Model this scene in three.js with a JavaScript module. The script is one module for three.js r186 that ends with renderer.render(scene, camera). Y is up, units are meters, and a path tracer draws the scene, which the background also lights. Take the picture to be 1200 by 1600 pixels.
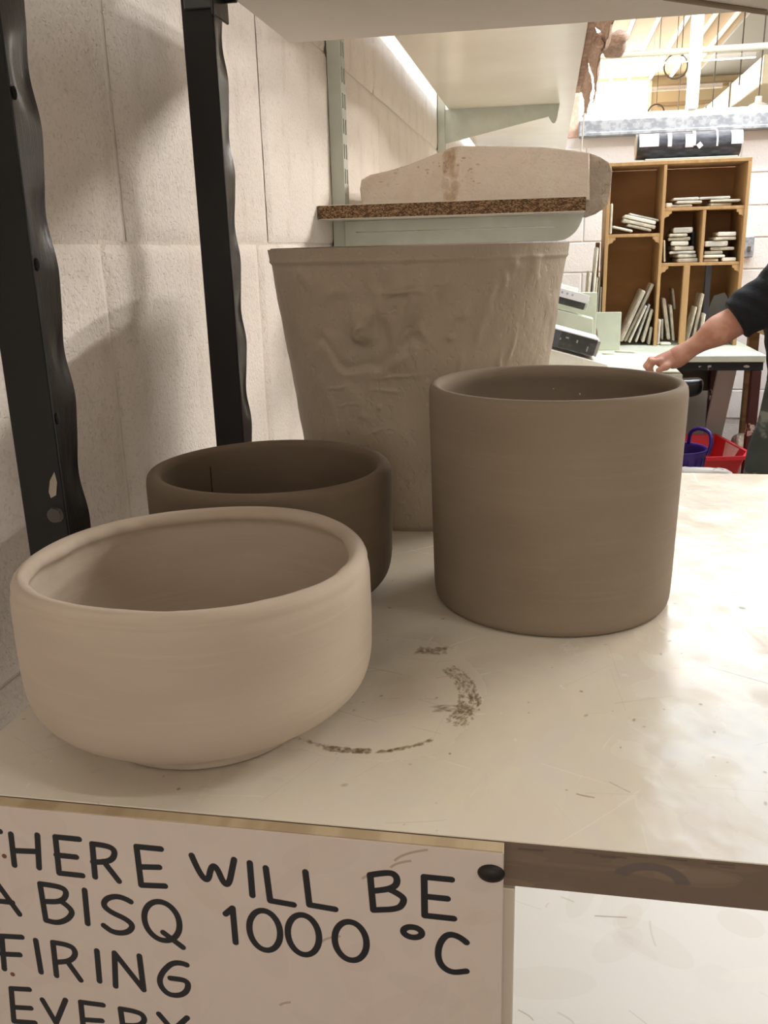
import * as THREE from 'three';
import { mergeGeometries, mergeVertices, toCreasedNormals } from 'three/addons/utils/BufferGeometryUtils.js';
import { RectAreaLightUniformsLib } from 'three/addons/lights/RectAreaLightUniformsLib.js';

// ---------------------------------------------------------------- camera, light, exposure
const scene = new THREE.Scene();
const camera = new THREE.PerspectiveCamera(60.21, 0.75, 0.02, 60);
camera.position.set(-0.008, 1.3156, 0.6714);
camera.rotation.set(-0.28881, 0.18407, -0.0263, 'YXZ');
const renderer = new THREE.WebGLRenderer();
renderer.toneMapping = THREE.LinearToneMapping;
renderer.toneMappingExposure = 1.1;
renderer.shadowMap.enabled = true;
RectAreaLightUniformsLib.init();
scene.background = new THREE.Color(0x0a0a0a);

const KEY = 100, ROW = 185, KEY_COLOR = [1, 0.93, 0.84];          // tube over the partition
const TUBES = 6, TUBE_COLOR = [1, 0.94, 0.88];          // ceiling tubes
const SKYLIGHT = 4.2, SKYLIGHT_COLOR = [0.7, 0.92, 1.18];
const REAR_WINDOW = 1.9, HALL_WINDOW = 24, HALL_TUBE = 140;

// ---------------------------------------------------------------- helpers
let seed = 7;
const rnd = () => { seed = (seed * 1664525 + 1013904223) >>> 0; return seed / 4294967296; };
const rr = (a, b) => a + (b - a) * rnd();
const names = new Map();
function numbered(n) { const k = names.get(n) || 0; names.set(n, k + 1); return k ? `${n}_${String(k).padStart(3, '0')}` : n; }
const V = (x, y, z) => new THREE.Vector3(x, y, z);
function mesh(name, geo, mat, parent) {
  const m = new THREE.Mesh(Array.isArray(geo) ? mergeGeometries(geo) : geo, mat);
  m.name = numbered(name); m.castShadow = m.receiveShadow = true; (parent || scene).add(m); return m;
}
function tag(o, label, category, group) { Object.assign(o.userData, { label, category }); if (group) o.userData.group = group; return o; }
function thing(name, label, category, pos = [0, 0, 0], ry = 0, group) {
  const g = new THREE.Group(); g.name = numbered(name); g.position.set(...pos); g.rotation.y = ry; scene.add(g);
  return tag(g, label, category, group);
}
function struct(name, geo, mat, parent) { const m = mesh(name, geo, mat, parent); if (!parent) m.userData.kind = 'structure'; return m; }
function structGroup(name) { const g = new THREE.Group(); g.name = numbered(name); g.userData.kind = 'structure'; scene.add(g); return g; }
// uv in metres from the dominant axis of every triangle
function uvm(geo) {
  const g = geo.index ? geo.toNonIndexed() : geo, p = g.attributes.position, uv = new Float32Array(p.count * 2), a = V(), b = V(), c = V();
  for (let i = 0; i < p.count; i += 3) {
    a.fromBufferAttribute(p, i); b.fromBufferAttribute(p, i + 1); c.fromBufferAttribute(p, i + 2);
    const n = b.clone().sub(a).cross(c.clone().sub(a)), ax = Math.abs(n.x), ay = Math.abs(n.y), az = Math.abs(n.z);
    [a, b, c].forEach((q, k) => {
      const t = ax >= ay && ax >= az ? [q.z, q.y] : ay >= az ? [q.x, q.z] : [q.x, q.y];
      uv[(i + k) * 2] = t[0]; uv[(i + k) * 2 + 1] = t[1];
    });
  }
  g.setAttribute('uv', new THREE.BufferAttribute(uv, 2));
  return g;
}
// a box with chamfered edges, 44 triangles
function cbox(w, h, d, b = 0.0015, at = [0, 0, 0]) {
  const H = [w / 2, h / 2, d / 2], pos = []; b = Math.min(b, ...H.map((x) => x * 0.9));
  const vert = (s, f) => V(...[0, 1, 2].map((k) => s[k] * (H[k] - (k === f ? 0 : b))));
  const tri = (p, q, r) => { const n = q.clone().sub(p).cross(r.clone().sub(p)), m = p.clone().add(q).add(r); for (const v of n.dot(m) > 0 ? [p, q, r] : [p, r, q]) pos.push(v.x, v.y, v.z); };
  const quad = (p, q, r, s) => { tri(p, q, r); tri(p, r, s); };
  const S = [-1, 1];
  for (let f = 0; f < 3; f++) { const g = (f + 1) % 3, h2 = (f + 2) % 3;
    for (const s of S) { const mk = (u, v) => { const a = [0, 0, 0]; a[f] = s; a[g] = u; a[h2] = v; return vert(a, f); }; quad(mk(-1, -1), mk(1, -1), mk(1, 1), mk(-1, 1)); }
    for (const s of S) for (const u of S) { const mk = (e, face) => { const a = [0, 0, 0]; a[f] = e; a[g] = s; a[h2] = u; return vert(a, face); }; quad(mk(-1, g), mk(1, g), mk(1, h2), mk(-1, h2)); }
  }
  for (const x of S) for (const y of S) for (const z of S) tri(vert([x, y, z], 0), vert([x, y, z], 1), vert([x, y, z], 2));
  const g = new THREE.BufferGeometry(); g.setAttribute('position', new THREE.Float32BufferAttribute(pos, 3)); g.computeVertexNormals();
  uvm(g); g.translate(...at); return g;
}
const span = (x0, x1, y0, y1, z0, z1, b) => cbox(x1 - x0, y1 - y0, z1 - z0, b, [(x0 + x1) / 2, (y0 + y1) / 2, (z0 + z1) / 2]);
function tube(pts, r, seg = 24, rad = 8, closed = false) { return new THREE.TubeGeometry(new THREE.CatmullRomCurve3(pts.map((p) => V(...p)), closed), seg, r, rad, closed); }
function cyl(r0, r1, h, at = [0, 0, 0], seg = 28) { const g = new THREE.CylinderGeometry(r1, r0, h, seg); g.translate(...at); return g; }
function prism(pts, depth, bevel = 0.001) {
  const s = new THREE.Shape(pts.map((p) => new THREE.Vector2(...p)));
  const g = new THREE.ExtrudeGeometry(s, { depth, bevelEnabled: bevel > 0, bevelSize: bevel, bevelThickness: bevel, bevelSegments: 1, curveSegments: 8 });
  return uvm(g);
}
// hash noise, tileable
const H2 = (x, y, s) => { let h = Math.imul(x, 374761393) + Math.imul(y, 668265263) + Math.imul(s, 144269504) | 0; h = Math.imul(h ^ (h >>> 13), 1274126177); return ((h ^ (h >>> 16)) >>> 0) / 4294967296; };
function vnoise(x, y, px, py, s) {
  const ix = Math.floor(x), iy = Math.floor(y), fx = x - ix, fy = y - iy, u = fx * fx * (3 - 2 * fx), v = fy * fy * (3 - 2 * fy);
  const m = (a, n) => ((a % n) + n) % n, A = (i, j) => H2(m(ix + i, px), m(iy + j, py), s);
  return (A(0, 0) * (1 - u) + A(1, 0) * u) * (1 - v) + (A(0, 1) * (1 - u) + A(1, 1) * u) * v;
}
function fbm(x, y, px, py, s, oct = 4) { let a = 0.5, t = 0, n = 0; for (let i = 0; i < oct; i++) { t += a * vnoise(x, y, px, py, s + i); n += a; x *= 2; y *= 2; px *= 2; py *= 2; a *= 0.5; } return t / n; }
function dataTex(w, h, fn, srgb = true) {
  const d = new Uint8Array(w * h * 4);
  for (let j = 0; j < h; j++) for (let i = 0; i < w; i++) { const c = fn(i / w, j / h), k = (j * w + i) * 4; for (let q = 0; q < 3; q++) d[k + q] = Math.max(0, Math.min(255, typeof c === 'number' ? c : c[q])); d[k + 3] = 255; }
  const t = new THREE.DataTexture(d, w, h); t.wrapS = t.wrapT = THREE.RepeatWrapping; t.magFilter = THREE.LinearFilter; t.minFilter = THREE.LinearFilter;
  if (srgb) t.colorSpace = THREE.SRGBColorSpace; t.needsUpdate = true; return t;
}
const rep = (t, x, y = x) => { const c = t.clone(); c.repeat.set(x, y); c.needsUpdate = true; return c; };
function canvasTex(w, h, draw, srgb = true) { const c = document.createElement('canvas'); c.width = w; c.height = h; draw(c.getContext('2d'), w, h); const t = new THREE.CanvasTexture(c); t.magFilter = THREE.LinearFilter; if (srgb) t.colorSpace = THREE.SRGBColorSpace; return t; }
const std = (o) => new THREE.MeshStandardMaterial(o);
const lerp3 = (a, b, t) => [0, 1, 2].map((k) => a[k] + (b[k] - a[k]) * t);
const ss = (a, b, x) => { const t = Math.max(0, Math.min(1, (x - a) / (b - a))); return t * t * (3 - 2 * t); };

// ---------------------------------------------------------------- textures and materials
const mottled = (a, b, fx, fy, s, n = 256) => dataTex(n, n, (u, v) => lerp3(a, b, ss(0.25, 0.75, fbm(u * fx, v * fy, fx, fy, s, 5))));
const grainN = dataTex(256, 256, (u, v) => 255 * fbm(u * 24, v * 24, 24, 24, 3, 3), false);
const roughN = dataTex(512, 512, (u, v) => { const a = fbm(u * 30, v * 30, 30, 30, 11, 4), pit = ss(0.66, 0.8, fbm(u * 44, v * 44, 44, 44, 29, 2)); return 255 * Math.max(0, Math.min(1, 0.25 + 0.6 * a - 0.3 * pit)); }, false);
const wallC = dataTex(512, 512, (u, v) => {
  const a = fbm(u * 3, v * 3, 3, 3, 41, 5), pit = ss(0.70, 0.82, fbm(u * 44, v * 44, 44, 44, 29, 2)), d = ss(0.6, 0.8, fbm(u * 7, v * 5, 7, 5, 91, 4));
  return lerp3(lerp3(lerp3([244, 236, 228], [236, 227, 218], a), [222, 212, 200], d * 0.4), [180, 168, 154], pit * 0.18);
});
const M = {};
M.wall = std({ map: rep(wallC, 7), bumpMap: rep(roughN, 9), bumpScale: 0.0017, roughness: 0.85 });
M.mortar = std({ color: 0xe4dacf, roughness: 0.95, bumpMap: rep(roughN, 6), bumpScale: 0.002 });
M.plasterWall = std({ map: rep(mottled([230, 222, 212], [216, 207, 196], 5, 5, 5), 0.8), roughness: 0.9 });
M.paleWall = std({ map: rep(mottled([232, 226, 222], [220, 211, 206], 4, 4, 8), 0.8), roughness: 0.85, bumpMap: rep(roughN, 3), bumpScale: 0.0015 });
M.floor = std({ map: rep(mottled([128, 122, 114], [104, 99, 92], 6, 6, 17), 0.7), roughness: 0.7 });
M.ceiling = std({ color: 0xd8d4cc, roughness: 0.95 });
M.blackFlat = std({ color: 0x070708, roughness: 0.6 });
M.black = new THREE.MeshPhysicalMaterial({ color: 0x08080a, roughness: 0.3, clearcoat: 0.55, clearcoatRoughness: 0.22, bumpMap: rep(grainN, 4), bumpScale: 0.0004 });
M.bolt = std({ color: 0x2e2c2a, roughness: 0.45, metalness: 0.6 });
M.steel = std({ color: 0xb8b8b4, roughness: 0.35, metalness: 0.9 });
M.sage = std({ map: rep(mottled([206, 211, 200], [192, 197, 185], 6, 6, 19), 3), roughness: 0.38 });
M.melamine = std({ map: rep(mottled([220, 212, 198], [210, 200, 185], 5, 5, 23), 1.2), roughness: 0.4 });
M.under = std({ map: rep(mottled([236, 228, 216], [228, 219, 206], 4, 4, 27), 1.4), roughness: 0.55 });
M.shelfGloss = std({ map: rep(mottled([236, 230, 216], [228, 220, 204], 4, 4, 33), 0.9), roughness: 0.22 });
M.chip = std({ map: rep(dataTex(512, 512, (u, v) => { const a = fbm(u * 60, v * 90, 60, 90, 3, 3), b = vnoise(u * 90, v * 110, 90, 110, 8); return lerp3(lerp3([84, 62, 44], [164, 132, 98], ss(0.3, 0.72, a)), [36, 24, 16], ss(0.78, 0.9, b) * 0.9); }), 7, 10), roughness: 0.95, bumpMap: rep(roughN, 9), bumpScale: 0.002 });
M.edgeBand = std({ map: rep(mottled([152, 132, 112], [138, 118, 99], 5, 8, 37), 3), roughness: 0.6 });
M.wood = std({ map: dataTex(256, 256, (u, v) => lerp3([204, 166, 116], [176, 136, 90], fbm(u * 22, v * 2.999, 22, 3, 4, 4))), roughness: 0.65 });
M.wood.map.repeat.set(3, 1.2);
M.ply = std({ map: rep(mottled([188, 142, 96], [168, 124, 80], 3, 8, 44), 1.5), roughness: 0.8 });
M.woodGrey = std({ map: rep(mottled([170, 134, 96], [136, 104, 72], 2, 18, 51), 2), roughness: 0.75 });
const slabMats = [[250, 244, 228], [240, 232, 212], [228, 218, 198], [214, 204, 184], [246, 241, 230]].map((c, i) => std({ map: rep(mottled(c, c.map((x) => x * 0.84), 7, 7, 60 + i, 128), 5), roughness: 0.9 }));
M.greySlab = std({ color: 0x5f6068, roughness: 0.7 });
M.paleGreen = std({ map: rep(mottled([218, 222, 204], [206, 211, 192], 4, 4, 71), 3), roughness: 0.6 });
M.plaster = std({ map: rep(mottled([246, 238, 228], [236, 224, 212], 5, 5, 73), 2.5), roughness: 0.85, bumpMap: rep(roughN, 4), bumpScale: 0.0015 });
M.plasterRaw = std({ map: rep(mottled([216, 202, 186], [184, 170, 154], 8, 8, 75), 5), roughness: 0.95, bumpMap: rep(roughN, 8), bumpScale: 0.004 });
M.darkBox = std({ map: rep(mottled([92, 92, 88], [66, 66, 64], 7, 7, 77), 6), roughness: 0.8 });
M.whitePaint = std({ color: 0xf0ece4, roughness: 0.5 });
M.paper = std({ color: 0xf4f2f4, roughness: 0.8 });
M.kraft = std({ map: rep(mottled([226, 200, 182], [200, 168, 150], 7, 7, 79), 6), roughness: 0.9 });
M.purple = std({ color: 0x3d1f7a, roughness: 0.45 });
M.red = std({ color: 0xd83440, roughness: 0.4 });
M.maroon = std({ map: rep(dataTex(256, 256, (u, v) => lerp3([74, 34, 30], [206, 188, 176], ss(0.62, 0.68, fbm(u * 5, v * 9, 5, 9, 83, 5)))), 4, 3), roughness: 0.6 });
M.navyPaint = std({ map: rep(dataTex(256, 256, (u, v) => lerp3([36, 40, 44], [214, 212, 206], ss(0.74, 0.77, fbm(u * 9, v * 9, 9, 9, 87, 3)))), 3), roughness: 0.6 });
M.greyBoard = std({ map: rep(mottled([186, 182, 174], [170, 164, 156], 4, 4, 89), 1.6), roughness: 0.85 });
M.darkBoard = std({ color: 0x5b544a, roughness: 0.9 });
M.galv = std({ map: rep(dataTex(256, 256, (u, v) => lerp3([134, 138, 144], [168, 172, 176], ss(0.35, 0.65, fbm(u * 12, v * 12, 12, 12, 93, 4)))), 3), roughness: 0.55, metalness: 0.2 });
M.sackWhite = std({ color: 0xece6dc, roughness: 0.8 });
M.sackGrey = std({ map: rep(mottled([188, 180, 166], [166, 156, 140], 6, 6, 95), 4), roughness: 0.9 });
M.duct = std({ color: 0xd9cfb2, roughness: 0.5 });
M.hallWall = std({ color: 0xd8c8a8, roughness: 0.9 });
M.tan = std({ color: 0xb09878, roughness: 0.8 });
M.grey = std({ color: 0x8c8a84, roughness: 0.7 });
M.glass = new THREE.MeshPhysicalMaterial({ color: 0xffffff, transmission: 1, thickness: 0, roughness: 0, ior: 1.5 });
const glow = (c, k) => std({ color: 0xdddddd, emissive: new THREE.Color().setRGB(...c), emissiveIntensity: k, roughness: 0.6 });

// ---------------------------------------------------------------- lamps
function areaLight(name, w, h, pos, target, color, intensity) {
  const l = new THREE.RectAreaLight(new THREE.Color().setRGB(...color), intensity, w, h);
  l.name = name; l.position.set(...pos); l.lookAt(...target); scene.add(l); return l;
}
function tubeLamp(pos, len, k, color, label, aim, seen = 3) {
  const t = thing('tube_light', label, 'ceiling light', pos);
  mesh('housing', cbox(len + 0.06, 0.05, 0.09, 0.008, [0, 0.045, 0]), M.whitePaint, t);
  const d = new THREE.CylinderGeometry(0.02, 0.02, len, 16); d.rotateZ(Math.PI / 2);
  mesh('light_tube', d, glow(color, seen), t);
  for (const s of [-1, 1]) mesh('end_cap', cbox(0.025, 0.06, 0.05, 0.005, [s * (len / 2 + 0.012), 0.005, 0]), M.whitePaint, t);
  for (const s of [-1, 1]) mesh('hanging_rod', cyl(0.004, 0.004, 3.4 - pos[1] - 0.07, [s * len * 0.35, 0.07 + (3.4 - pos[1] - 0.07) / 2, 0], 8), M.steel, t);
  const n = V(...aim).normalize().multiplyScalar(0.03), p = V(...pos).add(n);
  areaLight('tube_light_source', len, 0.09, p.toArray(), p.clone().add(n).toArray(), color, k);
  return t;
}
tubeLamp([0.98, 2.78, -4.2], 1.1, KEY, KEY_COLOR, 'long ceiling tube light hanging just in front of the partition window', [0, -0.97, 0.24], 6);
[[1.5, 3.2, 0.9, 'above the aisle beside the shelf'], [1.5, 3.2, 2.8, 'above the aisle behind the shelf front'], [3.4, 3.2, 0.6, 'in the middle of the right half'], [3.4, 3.2, 2.8, 'in the far corner from the partition']]
  .forEach(([x, y, z, w], i) => tubeLamp([x, y, z], 1.2, i ? TUBES : TUBES * 5, TUBE_COLOR, 'ceiling tube light ' + w, [0, -1, 0.0001]));

[[2.35, 'nearer the shelf wall'], [3.75, 'farther from the shelf wall']].forEach(([x, w]) => tubeLamp([x, 2.9, -2.9], 1.2, ROW, [1, 0.95, 0.89], `tube light of the bright pair over the room, ${w}`, [-0.7, -0.45, 0.55], 6));

// ---------------------------------------------------------------- the room
struct('floor', span(-0.6, 4.8, -0.1, 0, -4.75, 4.2), M.floor);
{ // ceiling with a skylight
  const c = structGroup('ceiling');
  const X0 = 0.45, X1 = 1.6, Z0 = -4.45, Z1 = -2.4;
  mesh('ceiling_panel', span(-0.6, 4.8, 3.4, 3.5, Z1, 4.2), M.ceiling, c); mesh('ceiling_panel', span(-0.6, 4.8, 3.4, 3.5, -4.75, Z0), M.ceiling, c);
  mesh('ceiling_panel', span(-0.6, X0, 3.4, 3.5, Z0, Z1), M.ceiling, c); mesh('ceiling_panel', span(X1, 4.8, 3.4, 3.5, Z0, Z1), M.ceiling, c);
  const w = structGroup('window_1');
  mesh('skylight_pane', span(X0, X1, 3.46, 3.48, Z0, Z1), glow(SKYLIGHT_COLOR, SKYLIGHT * 0.5), w);
  for (const k of [0.33, 0.66]) mesh('glazing_bar', span(X0 + (X1 - X0) * k - 0.015, X0 + (X1 - X0) * k + 0.015, 3.4, 3.45, Z0, Z1), M.whitePaint, w);
  areaLight('window_skylight_source', X1 - X0, Z1 - Z0, [(X0 + X1) / 2, 3.39, (Z0 + Z1) / 2], [(X0 + X1) / 2, 0, (Z0 + Z1) / 2 + 0.0001], SKYLIGHT_COLOR, SKYLIGHT);
}
{ // painted block wall on the left; the blocks are its pieces
  const w = structGroup('wall_left');
  mesh('wall_core', span(-0.6, -0.404, 0, 3.4, -4.75, 4.2), M.mortar, w);
  const variants = [0, 1, 2, 3].map((k) => {
    const L = 0.4455, Hh = 0.317, g = new THREE.PlaneGeometry(L, Hh, 44, 36), p = g.attributes.position;
    for (let i = 0; i < p.count; i++) {
      const x = p.getX(i), y = p.getY(i), e = Math.min(L / 2 - Math.abs(x), Hh / 2 - Math.abs(y));
      const edge = ss(0, 0.008, e + 0.003 * (fbm(x * 60 + 9, y * 60 + 9, 900, 900, 5 + k, 2) - 0.5));
      p.setZ(i, -0.0035 * (1 - edge) + 0.0014 * (fbm(x * 22 + 40, y * 22 + 40, 900, 900, 20 + k, 3) - 0.5) + 0.0005 * (fbm(x * 90 + 40, y * 90 + 40, 900, 900, 30 + k, 2) - 0.5));
      g.attributes.uv.setXY(i, x + k * 0.37, y + k * 0.21);
    }
    g.computeVertexNormals(); g.rotateY(Math.PI / 2); return g;
  });
  for (let r = 0; r < 6; r++) for (let c = 0; c < 13; c++) {
    const y = 1.33 + 0.32 * (r - 3) + 0.158, z0 = r % 2 ? -0.60 + 0.226 : -0.10 + 0.226, z = z0 + 0.45 * (c - 9);
    if (z < -4.3 || z > 1.2) continue;
    const b = mesh('block', variants[(r * 5 + c * 3) % 4], M.wall, w); b.position.set(-0.400 + rr(-0.0008, 0.0008), y, z);
  }
}
{ // back wall: blocks below, galvanised ledge, glazed opening above
  const w = structGroup('wall_back'), Z = -4.6;
  mesh('wall_core', span(-0.6, 4.8, 0, 1.87, Z - 0.15, Z - 0.004), M.paleWall, w);
  mesh('pillar', span(-0.6, 0.135, 1.87, 3.4, Z - 0.15, Z), M.kraft, w);
  mesh('wall_header', span(0.135, 4.8, 3.1, 3.4, Z - 0.15, Z), M.paleWall, w);
  const gs = [0, 1, 2].map(() => cbox(0.394, 0.160, 0.012, 0.004));
  for (let r = 0; r < 9; r++) for (let c = 0; c < 6; c++) { const x = -0.02 + 0.4 * c + (r % 2) * 0.2; if (x > 2.2) continue; const b = mesh('block', gs[(r + c) % 3], M.paleWall, w); b.position.set(x, 0.42 + 0.165 * r, Z - 0.004 + rr(-0.0006, 0.0006)); }
  struct('trim_1', [span(0.135, 4.78, 1.875, 1.948, Z + 0.001, Z + 0.06, 0.006), span(0.135, 4.78, 1.865, 1.885, Z - 0.002, Z + 0.075, 0.004)], M.galv);
  const f = structGroup('window_2');
  mesh('window_frame', [span(0.135, 4.78, 1.87, 1.985, Z - 0.1, Z - 0.02, 0.004), span(0.135, 4.78, 3.05, 3.1, Z - 0.1, Z - 0.02, 0.004)], M.whitePaint, f);
  const mull = [0.725, 1.65, 2.6, 3.55];
  for (const x of mull) mesh('mullion', span(x - 0.03, x + 0.022, 1.985, 3.05, Z - 0.1, Z + 0.0, 0.006), M.whitePaint, f);
  [0.135, ...mull, 4.78].forEach((x, i, a) => { if (i) mesh('pane', span(a[i - 1] + 0.024, x - 0.032, 1.985, 3.05, Z - 0.062, Z - 0.058, 0.0005), M.glass, f); });
}
struct('wall_right', span(4.7, 4.85, 0, 3.4, -4.75, 4.2), M.plasterWall);
{ // wall behind the camera with a bright window
  const w = structGroup('wall_front'), Z = 4.1;
  mesh('wall_panel', span(-0.6, -0.3, 0, 3.4, Z, Z + 0.12), M.plasterWall, w); mesh('wall_panel', span(0.9, 4.8, 0, 3.4, Z, Z + 0.12), M.plasterWall, w);
  mesh('wall_panel', span(-0.3, 0.9, 0, 1.1, Z, Z + 0.12), M.plasterWall, w); mesh('wall_panel', span(-0.3, 0.9, 2.7, 3.4, Z, Z + 0.12), M.plasterWall, w);
  const f = structGroup('window_3');
  mesh('window_pane', span(-0.3, 0.9, 1.1, 2.7, Z + 0.06, Z + 0.08), glow([1, 0.93, 0.84], REAR_WINDOW * 0.5), f);
  mesh('window_frame', [span(-0.3, 0.9, 1.1, 1.16, Z + 0.01, Z + 0.06), span(-0.3, 0.9, 2.64, 2.7, Z + 0.01, Z + 0.06), span(0.27, 0.33, 1.16, 2.64, Z + 0.01, Z + 0.06)], M.whitePaint, f);
  areaLight('window_source', 1.2, 1.6, [0.3, 1.9, Z - 0.01], [0.3, 1.9, 0], [1, 0.9, 0.78], REAR_WINDOW);
}

// ---------------------------------------------------------------- the hall beyond the glass
{
  const h = structGroup('room_beyond'), zE = -13.9;
  mesh('floor_slab', span(-2, 7, -0.1, 0, zE, -4.76), M.floor, h);
  mesh('hall_ceiling', span(-2, 7, 3.62, 3.72, zE, -4.76), M.tan, h);
  mesh('hall_ceiling_panel', span(2.0, 7, 3.585, 3.62, zE, -4.9), M.grey, h);
  for (const x of [-0.4, 0.55, 0.8, 1.06, 1.36, 1.64, 1.86]) mesh('ceiling_batten', span(x, x + 0.035, 3.575, 3.62, zE, -4.9, 0.004), M.whitePaint, h);
  mesh('hall_wall', span(-2, 7, 0, 3.72, zE - 0.1, zE), M.hallWall, h);
  mesh('hall_wall', span(-2.1, -2, 0, 3.72, zE, -4.76), M.hallWall, h); mesh('hall_wall', span(7, 7.1, 0, 3.72, zE, -4.76), M.hallWall, h);
  for (const y of [3.45, 3.22, 2.95]) mesh('wall_rail', span(1.5, 6.5, y, y + 0.05, zE, zE + 0.04, 0.004), M.tan, h);
  const w = structGroup('window_4');
  mesh('window_pane', span(-1.2, 1.36, 1.6, 3.57, zE + 0.02, zE + 0.03), glow([1, 0.97, 0.9], HALL_WINDOW * 0.3), w);
  mesh('window_frame', [span(-1.25, 1.41, 1.55, 1.6, zE, zE + 0.05), span(1.36, 1.41, 1.6, 3.57, zE, zE + 0.05), span(-0.02, 0.04, 1.6, 3.5, zE + 0.03, zE + 0.05)], M.whitePaint, w);
  { const k = structGroup('window_5'); mesh('skylight_pane', span(-0.3, 0.5, 3.56, 3.574, -12.5, -6), glow([1, 0.98, 0.93], 5), k); areaLight('window_skylight_source', 0.8, 6.4, [0.1, 3.55, -9.25], [0.1, 0, -9.249], [1, 0.98, 0.93], 5); }
  areaLight('window_hall_source', 2.4, 1.9, [0.05, 2.5, zE + 0.06], [0.05, 2.5, 0], [1, 0.97, 0.9], HALL_WINDOW);
  const p = thing('service_pipe', 'pale horizontal service pipe crossing behind the glass above the ledge', 'pipe', [0, 2.335, -5.0]);
  const pg = cyl(0.018, 0.018, 4.6, [0, 0, 0], 16); pg.rotateZ(Math.PI / 2); pg.translate(2.2, 0, 0); mesh('pipe_run', pg, M.sage, p);
  for (const x of [0.3, 1.4, 2.6]) mesh('pipe_hanger', cyl(0.004, 0.004, 1.25, [x, 0.63, 0], 6), M.steel, p);
  const l = thing('strip_light', 'white strip light fitting just below the pale pipe behind the glass', 'ceiling light', [0.3, 2.285, -5.05]);
  mesh('housing', cbox(0.62, 0.03, 0.05, 0.005), M.whitePaint, l); const lt = cyl(0.012, 0.012, 0.58, [0, 0, 0], 12); lt.rotateZ(Math.PI / 2); lt.translate(0, -0.026, 0); mesh('light_tube', lt, glow([1, 0.97, 0.9], 6), l);
  for (const s of [-0.25, 0.25]) mesh('hanging_wire', cyl(0.002, 0.002, 1.28, [s, 0.65, 0], 6), M.steel, l);
  areaLight('strip_light_source', 0.58, 0.05, [0.3, 2.24, -5.05], [0.3, 0, -5.0], [1, 0.95, 0.86], HALL_TUBE);
  for (const [x, z, lab] of [[2.6, -7.5, 'above the boxed ducts'], [0.6, -8.5, 'before the bright far window'], [3.2, -11, 'deep in the room beyond']]) {
    const t = thing('panel_light', 'square ceiling panel light ' + lab, 'ceiling light', [x, 3.55, z]);
    mesh('frame', cbox(0.9, 0.03, 0.9, 0.006), M.whitePaint, t); mesh('diffuser_light', cbox(0.82, 0.006, 0.82, 0.002, [0, -0.017, 0]), glow([1, 0.96, 0.88], 8), t);
    areaLight('panel_light_source', 0.8, 0.8, [x, 3.52, z], [x, 0, z + 0.001], [1, 0.95, 0.86], 22);
  }
  const d = thing('air_duct', 'cream boxed duct running away high up behind the right pane', 'duct', [1.28, 2.25, -9]);
  for (let k = 0; k < 6; k++) mesh('duct_section', cbox(0.34, 0.17 - (k % 2) * 0.012, 1.06, 0.006, [0.17, 0.085, 2.75 - k * 1.07]), M.duct, d);
  for (let k = 0; k < 5; k++) mesh('duct_flange', cbox(0.36, 0.19, 0.02, 0.003, [0.17, 0.085, 2.215 - k * 1.07]), M.grey, d);
  for (let k = 0; k < 4; k++) for (const s of [-0.012]) mesh('hanging_rod', cyl(0.005, 0.005, 1.3, [s, 0.75, 2.6 - k * 1.07], 6), M.darkBoard, d);
  const b = thing('high_bay_lamp', 'white bell-shaped lamp hanging at the right behind the glass', 'lamp', [1.225, 2.0, -5.5]);
  mesh('shade', new THREE.LatheGeometry([[0.085, 0], [0.087, 0.03], [0.078, 0.075], [0.05, 0.105], [0.02, 0.118], [0.018, 0.15], [0.0, 0.15]].map((q) => new THREE.Vector2(...q)), 28), M.whitePaint, b);
  mesh('cord', cyl(0.004, 0.004, 1.42, [0, 0.86, 0], 6), M.darkBoard, b);
  for (const [x, y, z, r, lab] of [[0.74, 2.36, -5.6, 0.07, 'upper dark cable ring hanging on a wire behind the glass'], [0.72, 2.2, -6.4, 0.055, 'lower thin cable ring hanging on a wire behind the glass']]) {
    const g = thing('cable_ring', lab, 'cable ring', [x, y, z]);
    mesh('ring', new THREE.TorusGeometry(r, 0.005, 8, 40), M.darkBoard, g); mesh('hanging_wire', cyl(0.0025, 0.0025, 3.6 - y - r, [0, r + (3.6 - y - r) / 2, 0], 6), M.darkBoard, g);
  }
}

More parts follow.
